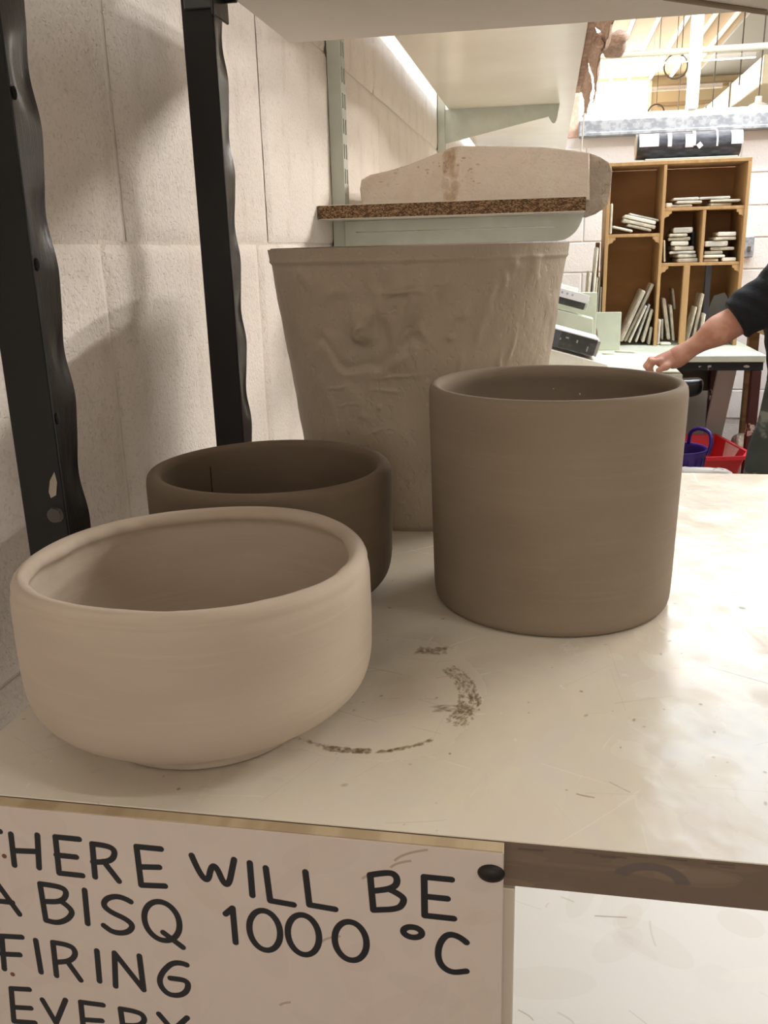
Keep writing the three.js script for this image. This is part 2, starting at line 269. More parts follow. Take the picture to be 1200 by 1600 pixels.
// ---------------------------------------------------------------- metal shelving: two black angle posts, the overhead board
function anglePost(z, label, holes) {
  const t = thing('shelving_post', label, 'shelving post', [-0.322, 0, z]);
  const front = cbox(0.031, 2.3, 0.0025, 0.0006, [-0.0155, 1.15, -0.00125]);
  mesh('front_flange', front, M.blackFlat, t);
  const NY = 920, NZ = 12, P = 0.084, g = new THREE.PlaneGeometry(1, 1, NZ, NY), p = g.attributes.position;
  for (let i = 0; i < p.count; i++) {
    const s = p.getX(i) + 0.5, y = (p.getY(i) + 0.5) * 2.3, ph = ((y + 0.028) / P) * 2 * Math.PI;
    const w = Math.pow(0.5 + 0.5 * Math.sin(ph), 1.6), depth = 0.0305 - 0.0016 * w - 0.0008 * Math.sin(ph * 0.5 + 1);
    p.setXYZ(i, -0.0002 - 0.0045 * w * ss(0.12, 0.95, s) * (1 - 0.35 * ss(0.85, 1, s)) + 0.0012 * Math.sin(ph + 1.2) * s, y, -s * depth);
  }
  g.computeVertexNormals(); const gi = g.clone(); gi.translate(-0.0025, 0, 0); const ix = gi.index.array; for (let i = 0; i < ix.length; i += 3) { const q = ix[i]; ix[i] = ix[i + 1]; ix[i + 1] = q; } gi.computeVertexNormals();
  mesh('dented_flange', [g, gi], M.black, t);
  if (holes) for (const y of [1.215, 1.312, 1.41]) { const c = new THREE.SphereGeometry(1, 14, 10); c.scale(0.0012, 0.004, 0.0022); c.translate(0.0004, y, -0.0045); mesh('bolt_hole', c, std({ color: 0x020202, roughness: 0.9 }), t); }
  return t;
}
const postA = anglePost(0.151, 'nearest black dented steel angle post, with a silver bolt near its foot', true);
{ const c = cyl(0.0056, 0.0048, 0.003, [0, 0, 0], 20); c.rotateX(Math.PI / 2); c.translate(-0.007, 1.1505, 0.002); const b = mesh('post_bolt', c, std({ color: 0x8a8884, roughness: 0.15, metalness: 1, bumpMap: rep(roughN, 2), bumpScale: 0.002 }), postA); b.userData.label = 'worn silver bolt head';
  const chip = prism([[0, 0], [0.004, 0.002], [0.006, 0.011], [0.005, 0.018], [0.001, 0.012], [-0.001, 0.004]], 0.0004, 0); chip.translate(-0.009, 1.162, 0.0001); mesh('paint_scrape', chip, M.sackGrey, postA); }
const postB = anglePost(-0.21, 'black dented steel angle post behind the dark clay bowl');
{ mesh('shelf_clip', [cbox(0.003, 0.05, 0.042, 0.001, [0.0022, 1.553, -0.013]), cbox(0.03, 0.05, 0.003, 0.001, [-0.012, 1.56, 0.002])], M.black, postB);
  const n = cyl(0.0035, 0.0035, 0.012, [0, 0, 0], 6); n.rotateZ(Math.PI / 2); n.translate(0.009, 1.548, -0.026); mesh('bolt', n, M.bolt, postB); }
{
  const t = thing('overhead_shelf', 'pale melamine shelf board directly overhead, bolted to the far black post', 'shelf', [0, 1.553, 0]);
  mesh('board', span(-0.317, 0.222, 0, 0.018, -0.455, 0.34), M.under, t);
  const bt = cbox(0.16, 0.004, 0.006, 0.001); bt.rotateY(0.68); bt.translate(0.162, -0.0021, -0.411); mesh('wooden_strip', bt, M.edgeBand, t);
}

// ---------------------------------------------------------------- the melamine shelf the pots stand on
const TX0 = -0.318, TX1 = 0.30, TZ0 = -0.403, TZ1 = 0.317, TY = 1.05;
const W = (x, z, w, h) => [((x - TX0) / (TX1 - TX0)) * w, ((z - TZ0) / (TZ1 - TZ0)) * h];
const stains = (c, w, h, ink) => { // clay marks, scratches and a ring left by a wet pot
  const px = w / (TX1 - TX0), blot = (x, z, r, a, col = '96,78,54', sx = 1, rot = 0) => { const [u, v] = W(x, z, w, h); c.save(); c.translate(u, v); c.rotate(rot); c.scale(sx, 1); const g = c.createRadialGradient(0, 0, 0, 0, 0, r * px); g.addColorStop(0, `rgba(${ink || col},${a})`); g.addColorStop(0.6, `rgba(${ink || col},${a * 0.6})`); g.addColorStop(1, `rgba(${ink || col},0)`); c.fillStyle = g; c.beginPath(); c.arc(0, 0, r * px, 0, 7); c.fill(); c.restore(); };
  const line = (x0, z0, x1, z1, wd, a, col = '120,100,74') => { const [a0, b0] = W(x0, z0, w, h), [a1, b1] = W(x1, z1, w, h); c.strokeStyle = `rgba(${ink || col},${a})`; c.lineWidth = wd * px; c.beginPath(); c.moveTo(a0, b0); c.quadraticCurveTo((a0 + a1) / 2 + rr(-6, 6), (b0 + b1) / 2 + rr(-6, 6), a1, b1); c.stroke(); };
  return { blot, line };
};
const topColor = canvasTex(2048, 2048, (c, w, h) => {
  seed = 99; c.fillStyle = 'rgb(224,216,201)'; c.fillRect(0, 0, w, h);
  const { blot, line } = stains(c, w, h);
  for (let i = 0; i < 260; i++) blot(rr(TX0, TX1), rr(TZ0, TZ1), rr(0.02, 0.08), rr(0.01, 0.035), rnd() < 0.5 ? '170,150,122' : '236,228,214', rr(0.6, 1.8), rr(0, 3));
  for (let i = 0; i < 240; i++) blot(rr(TX0, TX1), rr(TZ0, TZ1), rr(0.0004, 0.0016), rr(0.2, 0.6), '92,74,52', rr(0.6, 2), rr(0, 3));
  for (let i = 0; i < 150; i++) { const x = rr(TX0, TX1), z = rr(TZ0, TZ1), a = rr(0, 6.3), l = rr(0.004, 0.06); line(x, z, x + Math.cos(a) * l, z + Math.sin(a) * l, rr(0.0002, 0.0005), rr(0.04, 0.16)); }
  // grey smear beside the front bowl and the broken ring
  for (let i = 0; i < 26; i++) blot(rr(-0.15, -0.075), rr(0.10, 0.20), rr(0.012, 0.03), rr(0.03, 0.07), '110,98,80', rr(0.8, 1.8), rr(0, 3));
  const ring = (a0, a1, n, r0, wd, al) => { for (let i = 0; i < n; i++) { const a = a0 + (a1 - a0) * rnd(), r = r0 + rr(-wd, wd); blot(-0.112 + Math.cos(a) * r, 0.187 + Math.sin(a) * r, rr(0.0003, 0.0013), rr(0.1, al * 0.7), rnd() < 0.5 ? '92,74,52' : '130,112,86', rr(0.8, 2.6), a + 1.57 + rr(-0.4, 0.4)); } };
  ring(-0.75, -0.1, 300, 0.063, 0.006, 0.6); ring(-0.1, 0.45, 320, 0.064, 0.007, 0.75); ring(0.8, 1.3, 110, 0.066, 0.0012, 0.8); ring(1.35, 1.75, 190, 0.064, 0.0025, 0.85); ring(1.75, 2.2, 60, 0.063, 0.002, 0.5);
  for (let i = 0; i < 60; i++) blot(-0.079 + rr(-0.011, 0.009), 0.119 + rr(-0.005, 0.006), rr(0.0006, 0.0022), rr(0.15, 0.5), '96,74,50', rr(0.8, 2.2), rr(0, 3));
  for (let i = 0; i < 40; i++) blot(-0.058 + rr(-0.012, 0.01), 0.199 + rr(-0.005, 0.004), rr(0.0005, 0.0016), rr(0.15, 0.5), '92,76,54', 2.4, rr(-0.3, 0.3));
  for (let i = 0; i < 14; i++) { const x = rr(-0.14, -0.07), z = rr(0.12, 0.23), l = rr(0.008, 0.03), a = rr(-0.5, 0.5); line(x, z, x + Math.cos(a) * l, z + Math.sin(a) * l, 0.0005, rr(0.12, 0.3), '112,96,72'); }
  blot(0.143, 0.018, 0.0025, 0.95, '40,36,34', 1.4, 0.4); blot(0.10, -0.16, 0.0012, 0.9, '60,50,46'); blot(0.117, -0.18, 0.0016, 0.7, '120,60,50');
  line(0.125, -0.03, 0.15, -0.01, 0.0012, 0.6, '80,72,60'); line(0.10, 0.12, 0.15, 0.15, 0.001, 0.5); line(0.013, 0.275, 0.022, 0.277, 0.0009, 0.5, '140,110,76'); line(0.03, 0.262, 0.04, 0.27, 0.0008, 0.3);
  for (let i = 0; i < 50; i++) { const x = rr(0.07, 0.24), z = rr(-0.1, 0.3), a = rr(0, 6.3), l = rr(0.01, 0.05); line(x, z, x + Math.cos(a) * l, z + Math.sin(a) * l, rr(0.0005, 0.0014), rr(0.06, 0.22), '150,138,122'); }
  for (let i = 0; i < 40; i++) blot(rr(-0.3, -0.13), rr(0.24, 0.3), rr(0.0008, 0.003), rr(0.03, 0.1), '120,104,80', 2, rr(0, 3));
});
const topRough = canvasTex(1024, 1024, (c, w, h) => {
  seed = 123; c.fillStyle = 'rgb(46,46,46)'; c.fillRect(0, 0, w, h);
  const { blot } = stains(c, w, h, ''), s2 = stains(c, w, h);
  for (let i = 0; i < 420; i++) s2.blot(rr(TX0, TX1), rr(TZ0, TZ1), rr(0.008, 0.05), rr(0.02, 0.09), rnd() < 0.6 ? '140,140,140' : '20,20,20', rr(0.5, 3), rr(0, 3));
  for (let i = 0; i < 260; i++) { const x = rr(TX0, TX1), z = rr(TZ0, TZ1), a = rr(0, 6.3), l = rr(0.02, 0.12); s2.line(x, z, x + Math.cos(a) * l, z + Math.sin(a) * l, rr(0.0006, 0.002), rr(0.05, 0.2), rnd() < 0.6 ? '180,180,180' : '40,40,40'); }
  for (let i = 0; i < 320; i++) s2.blot(rr(0.04, TX1), rr(-0.15, TZ1), rr(0.003, 0.016), rr(0.08, 0.3), '170,170,170', rr(0.4, 2.5), rr(0, 3));
  s2.blot(-0.11, 0.18, 0.08, 0.6, '220,220,220');
}, false);
const topBump = dataTex(512, 512, (u, v) => 255 * fbm(u * 9, v * 9, 9, 9, 201, 5), false);
{
  const t = thing('melamine_shelf', 'white melamine shelf board with clay stains, carrying the clay pots and the bucket', 'shelf', [0, 0, 0]);
  mesh('core', span(TX0, TX1, 1.0252, 1.0492, TZ0, TZ1 - 0.0008, 0.0006), M.under, t);
  const top = span(TX0, TX1, 1.0492, 1.05, TZ0, TZ1, 0.0003), p = top.attributes.position;
  for (let i = 0; i < p.count; i++) top.attributes.uv.setXY(i, (p.getX(i) - TX0) / (TX1 - TX0), 1 - (p.getZ(i) - TZ0) / (TZ1 - TZ0));
  const tr = topRough;
  mesh('laminate_top', top, new THREE.MeshPhysicalMaterial({ specularIntensity: 0.56, map: topColor, roughnessMap: tr, roughness: 1, bumpMap: rep(topBump, 1), bumpScale: 0.0022 }), t);
  const eb = canvasTex(1024, 64, (c, w, h) => { seed = 5; c.fillStyle = 'rgb(116,100,86)'; c.fillRect(0, 0, w, h); for (let i = 0; i < 130; i++) { c.fillStyle = `rgba(${rnd() < 0.5 ? '110,92,74' : '172,150,128'},${rr(0.05, 0.2)})`; c.beginPath(); c.ellipse(rr(0, w), rr(0, h), rr(4, 50), rr(2, 14), 0, 0, 7); c.fill(); }
    c.strokeStyle = 'rgba(96,88,86,.75)'; c.lineWidth = 11; c.beginPath(); c.arc(602, 40, 24, 3.5, 6.2); c.stroke(); c.fillStyle = 'rgba(70,62,54,.5)'; for (let i = 0; i < 40; i++) c.fillRect(rr(420, w), rr(0, 7), rr(3, 20), rr(1, 3)); });
  const e = span(TX0, TX1, 1.0252, 1.0491, TZ1 - 0.0008, TZ1, 0.0002), q = e.attributes.position;
  for (let i = 0; i < q.count; i++) e.attributes.uv.setXY(i, (q.getX(i) - TX0) / (TX1 - TX0), (q.getY(i) - 1.0252) / 0.0239);
  mesh('edge_band', e, std({ map: eb, roughness: 0.6 }), t);
}
{
  const t = thing('lower_shelf', 'white scuffed melamine shelf board below the shelf with the pots', 'shelf', [0, 0.6, 0]);
  const c = canvasTex(1024, 1024, (g, w, h) => { seed = 61; g.fillStyle = 'rgb(216,213,205)'; g.fillRect(0, 0, w, h); for (let i = 0; i < 200; i++) { g.fillStyle = `rgba(${rnd() < 0.6 ? '170,150,126' : '246,240,230'},${rr(0.02, 0.09)})`; g.beginPath(); g.ellipse(rr(0, w), rr(0, h), rr(5, 70), rr(3, 30), rr(0, 3), 0, 7); g.fill(); }
    for (let i = 0; i < 170; i++) { g.strokeStyle = `rgba(120,98,78,${rr(0.1, 0.5)})`; g.lineWidth = rr(0.8, 2.6); const x = rr(0, w), y = rr(0, h), a = rr(0, 6.3), l = rr(4, 50); g.beginPath(); g.moveTo(x, y); g.quadraticCurveTo(x + Math.cos(a) * l * 0.6 + rr(-6, 6), y + Math.sin(a) * l * 0.5, x + Math.cos(a) * l, y + Math.sin(a) * l); g.stroke(); } });
  const b = span(-0.318, 0.45, -0.02, 0, -0.45, 0.30, 0.001), p = b.attributes.position;
  for (let i = 0; i < p.count; i++) b.attributes.uv.setXY(i, (p.getX(i) + 0.32) / 0.8, (p.getZ(i) + 0.46) / 0.8);
  mesh('board', b, std({ map: c, roughness: 0.45 }), t);
}
{ // hand-lettered sign under the front edge
  const SX = 0.337, SH = 0.21, PX = 5.6, t = thing('lettered_sign', 'white hand-lettered sign about the bisque firing, fixed along the shelf front', 'sign', [-0.34, 1.0488, TZ1 + 0.0005]);
  const STROKES = 'M68 21L67 40M83 20L81 40M68 31L82 30M93 20L92 42L105 42M93 20L106 20M92 31L103 31M113 22L112 42M113 22L120 22L125 24L124 29L120 32L112 33M118 32L125 43M137 21L137 44L150 43M137 21L150 21M137 33L148 32M166 23L172 43L177 23L183 43L188 23M196 24L196 43M204 26L205 45L217 46M224 26L225 45L238 46M256 24L257 44M256 24L265 21L269 23L269 28L265 31L257 33M265 31L272 34L272 38L269 42L257 44M282 22L282 44L296 44M282 22L295 22M282 33L293 33M54 51L65 71M54 51L39 71M46 64L62 64M80 51L80 73M80 50L92 50L95 54L91 60L80 61M91 60L97 64L94 70L87 74L80 73M105 51L104 72M130 55L125 52L117 54L114 59L118 63L126 66L130 70L126 75L118 76L113 72M146 72L156 80M181 56L185 52L185 73M302 57L299 54L293 53L289 59L288 67L290 73L295 76L302 74M52 87L50 109M51 87L64 86M50 99L61 98M72 87L72 108M82 87L81 109M82 87L92 87L95 92L91 98L82 100M89 99L95 110M107 89L106 109M115 111L117 89L131 111L131 89M157 91L151 89L143 97L140 105L144 112L151 112L156 108L157 101L147 101M52 122L50 145L63 144M52 122L63 121M51 135L62 134M70 127L76 142L84 125M93 125L92 147L104 146M93 125L106 125M93 137L104 136M116 126L116 148M116 126L127 126L130 131L126 136L116 137M124 136L129 146M138 126L145 136L154 126M145 136L145 147M45 20L62 20M54 20L52 41';
  const tex = canvasTex(Math.round(SX * 1000 * PX), Math.round(SH * 1000 * PX), (c, w, h) => {
    seed = 3; c.fillStyle = 'rgb(216,203,195)'; c.fillRect(0, 0, w, h);
    for (let i = 0; i < 160; i++) { c.fillStyle = `rgba(${rnd() < 0.5 ? '190,172,158' : '222,212,206'},${rr(0.03, 0.1)})`; c.beginPath(); c.ellipse(rr(0, w), rr(0, h), rr(10, 160), rr(6, 60), rr(0, 3), 0, 7); c.fill(); }
    for (const [x, y, l] of [[268, 10, 16], [252, 22, 8], [206, 105, 6], [230, 62, 10], [266, 14, 10]]) { c.strokeStyle = 'rgba(136,112,84,.45)'; c.lineWidth = 7; c.beginPath(); c.moveTo(x * PX, y * PX); c.quadraticCurveTo((x + l * 0.2) * PX, (y - l * 0.3) * PX, (x + l) * PX, (y - l * 0.5) * PX); c.stroke(); }
    c.save(); c.scale(PX, PX); c.translate(0, -4.7); c.lineCap = 'round'; c.lineJoin = 'round'; c.strokeStyle = 'rgb(24,26,32)'; c.lineWidth = 3.3;
    for (const s of STROKES.split('M').slice(1)) { const q = s.split('L').map((v) => v.split(' ').map(Number)); c.beginPath(); c.moveTo(q[0][0], q[0][1]); if (q.length > 4) { for (let i = 1; i < q.length - 1; i++) c.quadraticCurveTo(q[i][0], q[i][1], (q[i][0] + q[i + 1][0]) / 2, (q[i][1] + q[i + 1][1]) / 2); const e = q[q.length - 1]; c.lineTo(e[0], e[1]); } else for (let i = 1; i < q.length; i++) c.lineTo(q[i][0], q[i][1]); c.stroke(); }
    for (const [x, y, a, b] of [[146, 65, 9.5, 12], [201, 63.5, 8, 12], [221, 63.5, 8, 12], [245, 64, 8, 11.5], [276, 54.5, 4.5, 3]]) { c.beginPath(); c.ellipse(x, y, a, b, 0, 0, 7); c.stroke(); }
    c.fillStyle = 'rgb(120,70,44)'; for (const [x, y] of [[62, 35], [54.5, 112]]) { c.beginPath(); c.arc(x, y, 1.4, 0, 7); c.fill(); }
    c.restore();
  });
  // the lettering above was measured against a sign whose top edge lies 4.7 mm lower than the measuring line
  const g = span(0.002, SX - 0.018, -SH, 0, 0, 0.007, 0.0006), p = g.attributes.position;
  for (let i = 0; i < p.count; i++) g.attributes.uv.setXY(i, p.getX(i) / SX, 1 + p.getY(i) / SH);
  mesh('lettered_panel', g, std({ map: tex, roughness: 0.55 }), t);
  mesh('top_edge', span(0.002, 0.319, 0.0, 0.0006, 0, 0.0069, 0.0002), std({ map: rep(mottled([196, 176, 144], [168, 148, 116], 9, 2, 301), 6), roughness: 0.7 }), t);
  mesh('backing_board', span(0.03, 0.3243, -SH, -0.0255, -0.006, -0.0005, 0.0005), M.melamine, t);
  const s = new THREE.SphereGeometry(0.0056, 24, 12, 0, Math.PI * 2, 0, Math.PI / 2); s.rotateX(Math.PI / 2); s.scale(1.15, 0.85, 0.55); s.translate(0.3135, -0.0115, 0.007);
  mesh('fixing_bolt', s, M.bolt, t).userData.label = 'black bolt head';
}

// ---------------------------------------------------------------- clay pots
function lathe(profile, seg = 160, n = 120, wob) {
  const c = new THREE.SplineCurve(profile.map((q) => new THREE.Vector2(...q))); c.curveType = 'centripetal';
  const c3 = new THREE.CatmullRomCurve3(profile.map((q) => V(q[0], q[1], 0)), false, 'centripetal'), pts = c3.getSpacedPoints(n).map((q) => new THREE.Vector2(Math.max(0, q.x), q.y));
  if (!profile[0][0]) pts[0].x = 0; if (!profile[profile.length - 1][0]) pts[n].x = 0;
  let len = 0; for (let i = 0; i < n; i++) len += pts[i].distanceTo(pts[i + 1]);
  let R = 0; for (const q of pts) R = Math.max(R, q.x);
  let g = new THREE.LatheGeometry(pts, seg, Math.PI); const p = g.attributes.position, uv = g.attributes.uv, K = Math.max(1, Math.round((2 * Math.PI * R) / 0.2));
  for (let i = 0; i < uv.count; i++) uv.setXY(i, uv.getX(i) * K, (uv.getY(i) * len) / 0.2);
  if (wob) { for (let i = 0; i < p.count; i++) { const x = p.getX(i), y = p.getY(i), z = p.getZ(i), a = Math.atan2(x, z), r = Math.hypot(x, z), [dr, dy] = wob(a, y, r); if (r > 1e-5) { p.setX(i, x * (1 + dr / r)); p.setZ(i, z * (1 + dr / r)); } p.setY(i, y + dy); } 
    const n0 = g.attributes.normal; g.computeVertexNormals(); // mend the seam
    const row = pts.length; for (let j = 0; j < row; j++) { const a = j, b = seg * row + j, m = V(n0.getX(a) + g.attributes.normal.getX(b), n0.getY(a) + g.attributes.normal.getY(b), n0.getZ(a) + g.attributes.normal.getZ(b)).normalize(); g.attributes.normal.setXYZ(a, m.x, m.y, m.z); g.attributes.normal.setXYZ(b, m.x, m.y, m.z); } }
  return g;
}
const throwBump = dataTex(256, 512, (u, v) => 255 * (0.55 * fbm(u * 3, v * 40, 3, 40, 401, 3) + 0.25 * fbm(u * 2, v * 110, 2, 110, 405, 2) + 0.2 * fbm(u * 60, v * 60, 60, 60, 409, 2)), false);
const clay = (a, b, s, rough) => std({ map: dataTex(256, 512, (u, v) => { const h = fbm(u * 3, v * 14, 3, 14, s, 5), l = fbm(u * 2, v * 3, 2, 3, s + 9, 4); return lerp3(lerp3(a, b, ss(0.2, 0.8, 0.25 * h + 0.75 * l)), [a[0] * 1.06, a[1] * 1.05, a[2] * 1.04], ss(0.55, 0.8, fbm(u * 3, v * 70, 3, 70, s + 3, 3)) * 0.22); }), bumpMap: throwBump, bumpScale: 0.00022, roughness: rough });
{
  const t = thing('clay_bowl', 'pale dry clay bowl with an uneven rolled rim, nearest to the camera', 'bowl', [-0.2014, TY, 0.224]); t.rotation.set(-0.016, 0, 0.006);
  mesh('bowl_body', lathe([[0, 0.004], [0.05, 0.004], [0.0545, 0.001], [0.0565, 0], [0.0605, 0], [0.0622, 0.0028], [0.0632, 0.0050], [0.0702, 0.0098], [0.080, 0.0158], [0.0888, 0.0215], [0.0952, 0.0288], [0.0985, 0.0392], [0.0997, 0.057], [0.1000, 0.083], [0.0997, 0.0925], [0.0988, 0.0962], [0.0990, 0.0985], [0.0977, 0.1015], [0.0945, 0.1037], [0.0910, 0.1030], [0.0888, 0.1002], [0.0890, 0.0968], [0.0916, 0.0935], [0.0926, 0.085], [0.0922, 0.055], [0.0900, 0.038], [0.083, 0.025], [0.066, 0.014], [0.03, 0.0118], [0, 0.0115]], 220, 170,
    (a, y, r) => { const up = ss(0.03, 0.1, y), inside = ss(0.095, 0.0905, r) * ss(0.085, 0.095, y); return [up * (0.0009 * Math.sin(2 * a + 0.6) + 0.0005 * Math.sin(5 * a)) + inside * 0.0022 * (fbm(a * 4 + 20, y * 60, 999, 999, 71, 3) - 0.5) * 2 - up * 0.0022 * Math.exp(-Math.pow((a + 1.65) / 0.16, 2)) * ss(0.094, 0.09, r), up * (0.0011 * Math.sin(a * 2 + 2.2) + 0.0005 * Math.sin(3 * a + 1))]; }), clay([196, 182, 166], [180, 165, 149], 421, 0.92), t);
}
{
  const t = thing('clay_cylinder', 'tall straight-sided clay pot standing alone at the right of the shelf', 'pot', [0, TY, 0]);
  mesh('pot_body', lathe([[0, 0.002], [0.082, 0.002], [0.0875, 0.0006], [0.0895, 0.0014], [0.0908, 0.0045], [0.0916, 0.012], [0.0926, 0.05], [0.0940, 0.11], [0.0950, 0.155], [0.0949, 0.1625], [0.0940, 0.1666], [0.0920, 0.1687], [0.0892, 0.1684], [0.0868, 0.1660], [0.0860, 0.1620], [0.0866, 0.1575], [0.0882, 0.152], [0.0884, 0.13], [0.0872, 0.05], [0.086, 0.018], [0.080, 0.010], [0.04, 0.0085], [0, 0.0085]], 220, 170,
    (a, y) => [0.0004 * Math.sin(2 * a + 1) * ss(0, 0.15, y), 0.0004 * Math.sin(2 * a + 0.3) * ss(0.1, 0.165, y)]), clay([143, 128, 111], [131, 116, 99], 431, 0.88), t);
  for (const [a, y, r] of [[2.98, 0.158, 0.0006], [3.15, 0.149, 0.0005], [2.9, 0.145, 0.0007]]) { const s = new THREE.SphereGeometry(r, 8, 6); s.translate(Math.sin(a) * 0.0883, y, Math.cos(a) * 0.0883); mesh('plaster_speck', s, M.whitePaint, t); }
}
{
  const t = thing('clay_bowl', 'dark damp clay bowl with a thick flat rim, standing behind the pale bowl', 'bowl', [-0.2224, TY, 0.0122]);
  mesh('bowl_body', lathe([[0, 0.003], [0.06, 0.003], [0.074, 0.0], [0.0795, 0.001], [0.0865, 0.006], [0.0925, 0.014], [0.0955, 0.025], [0.0966, 0.045], [0.0970, 0.08], [0.0968, 0.0965], [0.0960, 0.1010], [0.0938, 0.1034], [0.0905, 0.1038], [0.0875, 0.1030], [0.0858, 0.1008], [0.0852, 0.097], [0.0850, 0.08], [0.0848, 0.045], [0.083, 0.025], [0.073, 0.014], [0.04, 0.0105], [0, 0.010]], 200, 150,
    (a, y) => [0.0004 * Math.sin(2 * a) * ss(0, 0.1, y), 0.0004 * Math.sin(2 * a + 2) * ss(0.05, 0.1, y)]), clay([118, 103, 86], [107, 92, 75], 441, 0.75), t);
  const g = cbox(0.0006, 0.03, 0.0006, 0.0001, [0, 0.074, 0]); g.translate(-0.0695, 0, -0.0478); mesh('hairline_crack', g, M.bolt, t);
}
{ // plastic bucket coated in dried slip
  const t = thing('slip_bucket', 'round tapered bucket crusted all over with dried clay slip', 'bucket', [-0.139, TY, -0.257]);
  const NA = 420, NY = 200, pos = [], uv = [], idx = [], Hb = 0.268;
  const blobs = [[-0.030, 0.200, 0.013, 0.0105, 0.015], [-0.022, 0.205, 0.007, 0.005, 0.008], [-0.036, 0.193, 0.006, 0.005, 0.006], [0.03, 0.19, 0.004, 0.02, 0.003], [0.075, 0.185, 0.004, 0.018, 0.003], [0.02, 0.212, 0.003, 0.016, 0.003], [0.028, 0.222, 0.008, 0.02, 0.004], [0.045, 0.235, 0.006, 0.018, 0.004], [0.014, 0.225, 0.02, 0.004, 0.0035], [0.057, 0.205, 0.007, 0.010, 0.0045], [0.050, 0.182, 0.0045, 0.0045, 0.005], [0.078, 0.222, 0.005, 0.024, 0.0035], [0.090, 0.238, 0.006, 0.016, 0.003], [0.105, 0.160, 0.003, 0.012, 0.003], [0.115, 0.175, 0.003, 0.016, 0.003], [-0.055, 0.235, 0.012, 0.006, 0.0035], [-0.09, 0.245, 0.014, 0.007, 0.003], [-0.045, 0.118, 0.003, 0.004, 0.003], [-0.025, 0.12, 0.002, 0.003, 0.003], [0.062, 0.155, 0.004, 0.012, 0.0025], [-0.075, 0.145, 0.012, 0.0016, 0.0016], [-0.06, 0.128, 0.01, 0.0014, 0.0014], [-0.03, 0.1, 0.012, 0.0014, 0.0012], [-0.02, 0.138, 0.016, 0.0016, 0.0016], [0.1, 0.258, 0.008, 0.008, 0.004], [-0.01, 0.15, 0.03, 0.0018, 0.0016]];
  const gouge = (x, y) => { let d = 1; for (const [x0, y0, x1, y1] of [[-0.085, 0.195, -0.06, 0.165], [-0.06, 0.165, -0.02, 0.165], [-0.02, 0.165, 0.02, 0.185]]) { const dx = x1 - x0, dy = y1 - y0, s = Math.max(0, Math.min(1, ((x - x0) * dx + (y - y0) * dy) / (dx * dx + dy * dy))); d = Math.min(d, Math.hypot(x - x0 - s * dx, y - y0 - s * dy)); } return Math.exp(-Math.pow(d / 0.006, 2)); };
  for (let j = 0; j <= NY; j++) for (let i = 0; i <= NA; i++) {
    const a = (i / NA) * Math.PI * 2 - Math.PI, y = (j / NY) * Hb, base = 0.115 + (0.15 - 0.115) * (y / Hb), per = 2 * Math.PI;
    const na = (f) => (a / per + 0.5) * f;
    const wy = 0.034 * (fbm(na(12), y * 14 + 5, 12, 999, 561, 3) - 0.5) + 0.008 * (fbm(na(48), y * 60, 48, 999, 567, 2) - 0.5), arc = a * 0.14 + 0.03 * (fbm(na(12), y * 14 + 90, 12, 999, 571, 3) - 0.5) + 0.006 * (fbm(na(48), y * 60 + 30, 48, 999, 577, 2) - 0.5);
    let d = 0.002 * (fbm(na(16), y * 22, 16, 999, 501, 3) - 0.5) + 0.0009 * (fbm(na(60), y * 60, 60, 999, 511, 3) - 0.5);
    d += 0.0038 * ss(0.56, 0.74, fbm(na(20), y * 16 + 3, 20, 999, 521, 3)) * ss(0.06, 0.16, y) * (0.25 + 0.75 * Math.exp(-Math.pow((arc - 0.02) / 0.13, 2)));
    for (const [bx, by, rx, ry, h] of blobs) { const q = ((arc - bx) / rx) ** 2 + ((y + wy - by) / ry) ** 2; if (q < 6) d += h * Math.exp(-q * 1.4) * (0.75 + 0.6 * fbm(na(120), y * 130, 120, 999, 531, 3)); }
    d += -0.0022 * gouge(arc, y + wy) + 0.0022 * gouge(arc, y + wy + 0.009);
    { const k = ss(Hb - 0.015, Hb - 0.009, y); d = d * (1 - 0.7 * k) + 0.0014 * k + 0.0012 * Math.exp(-Math.pow((y - Hb + 0.012) / 0.0015, 2)); } 
    if (y < 0.005) d -= 0.002 * (1 - y / 0.005);
    const r = base + Math.max(-0.002, d); pos.push(Math.sin(a) * r, y, Math.cos(a) * r); uv.push((i / NA) * 4, (y / 0.25));
  }
  for (let j = 0; j < NY; j++) for (let i = 0; i < NA; i++) { const a = j * (NA + 1) + i, b = a + 1, c = a + NA + 1, e = c + 1; idx.push(a, b, e, a, e, c); }
  let g = new THREE.BufferGeometry(); g.setAttribute('position', new THREE.Float32BufferAttribute(pos, 3)); g.setAttribute('uv', new THREE.Float32BufferAttribute(uv, 2)); g.setIndex(idx); g.computeVertexNormals();
  const slip = std({ map: dataTex(512, 512, (u, v) => { const a = fbm(u * 5, v * 5, 5, 5, 541, 5), s = ss(0.80, 0.84, fbm(u * 40, v * 40, 40, 40, 551, 3)); return lerp3(lerp3([180, 166, 148], [164, 150, 131], a), [196, 184, 170], s * 0.35); }), bumpMap: rep(roughN, 1, 1), bumpScale: 0.0012, roughness: 0.62 });
  mesh('bucket_wall', g, slip, t);
  const inner = lathe([[0, 0.006], [0.1, 0.006], [0.111, 0.012], [0.128, 0.14], [0.1455, 0.262], [0.1468, 0.2680], [0.1485, 0.2694], [0.1505, 0.2696], [0.1517, 0.2688], [0.1512, 0.2665]], 140, 60); mesh('bucket_lining', inner, slip, t);
  mesh('bucket_base', cyl(0.112, 0.1145, 0.004, [0, 0.0025, 0], 64), slip, t);
}

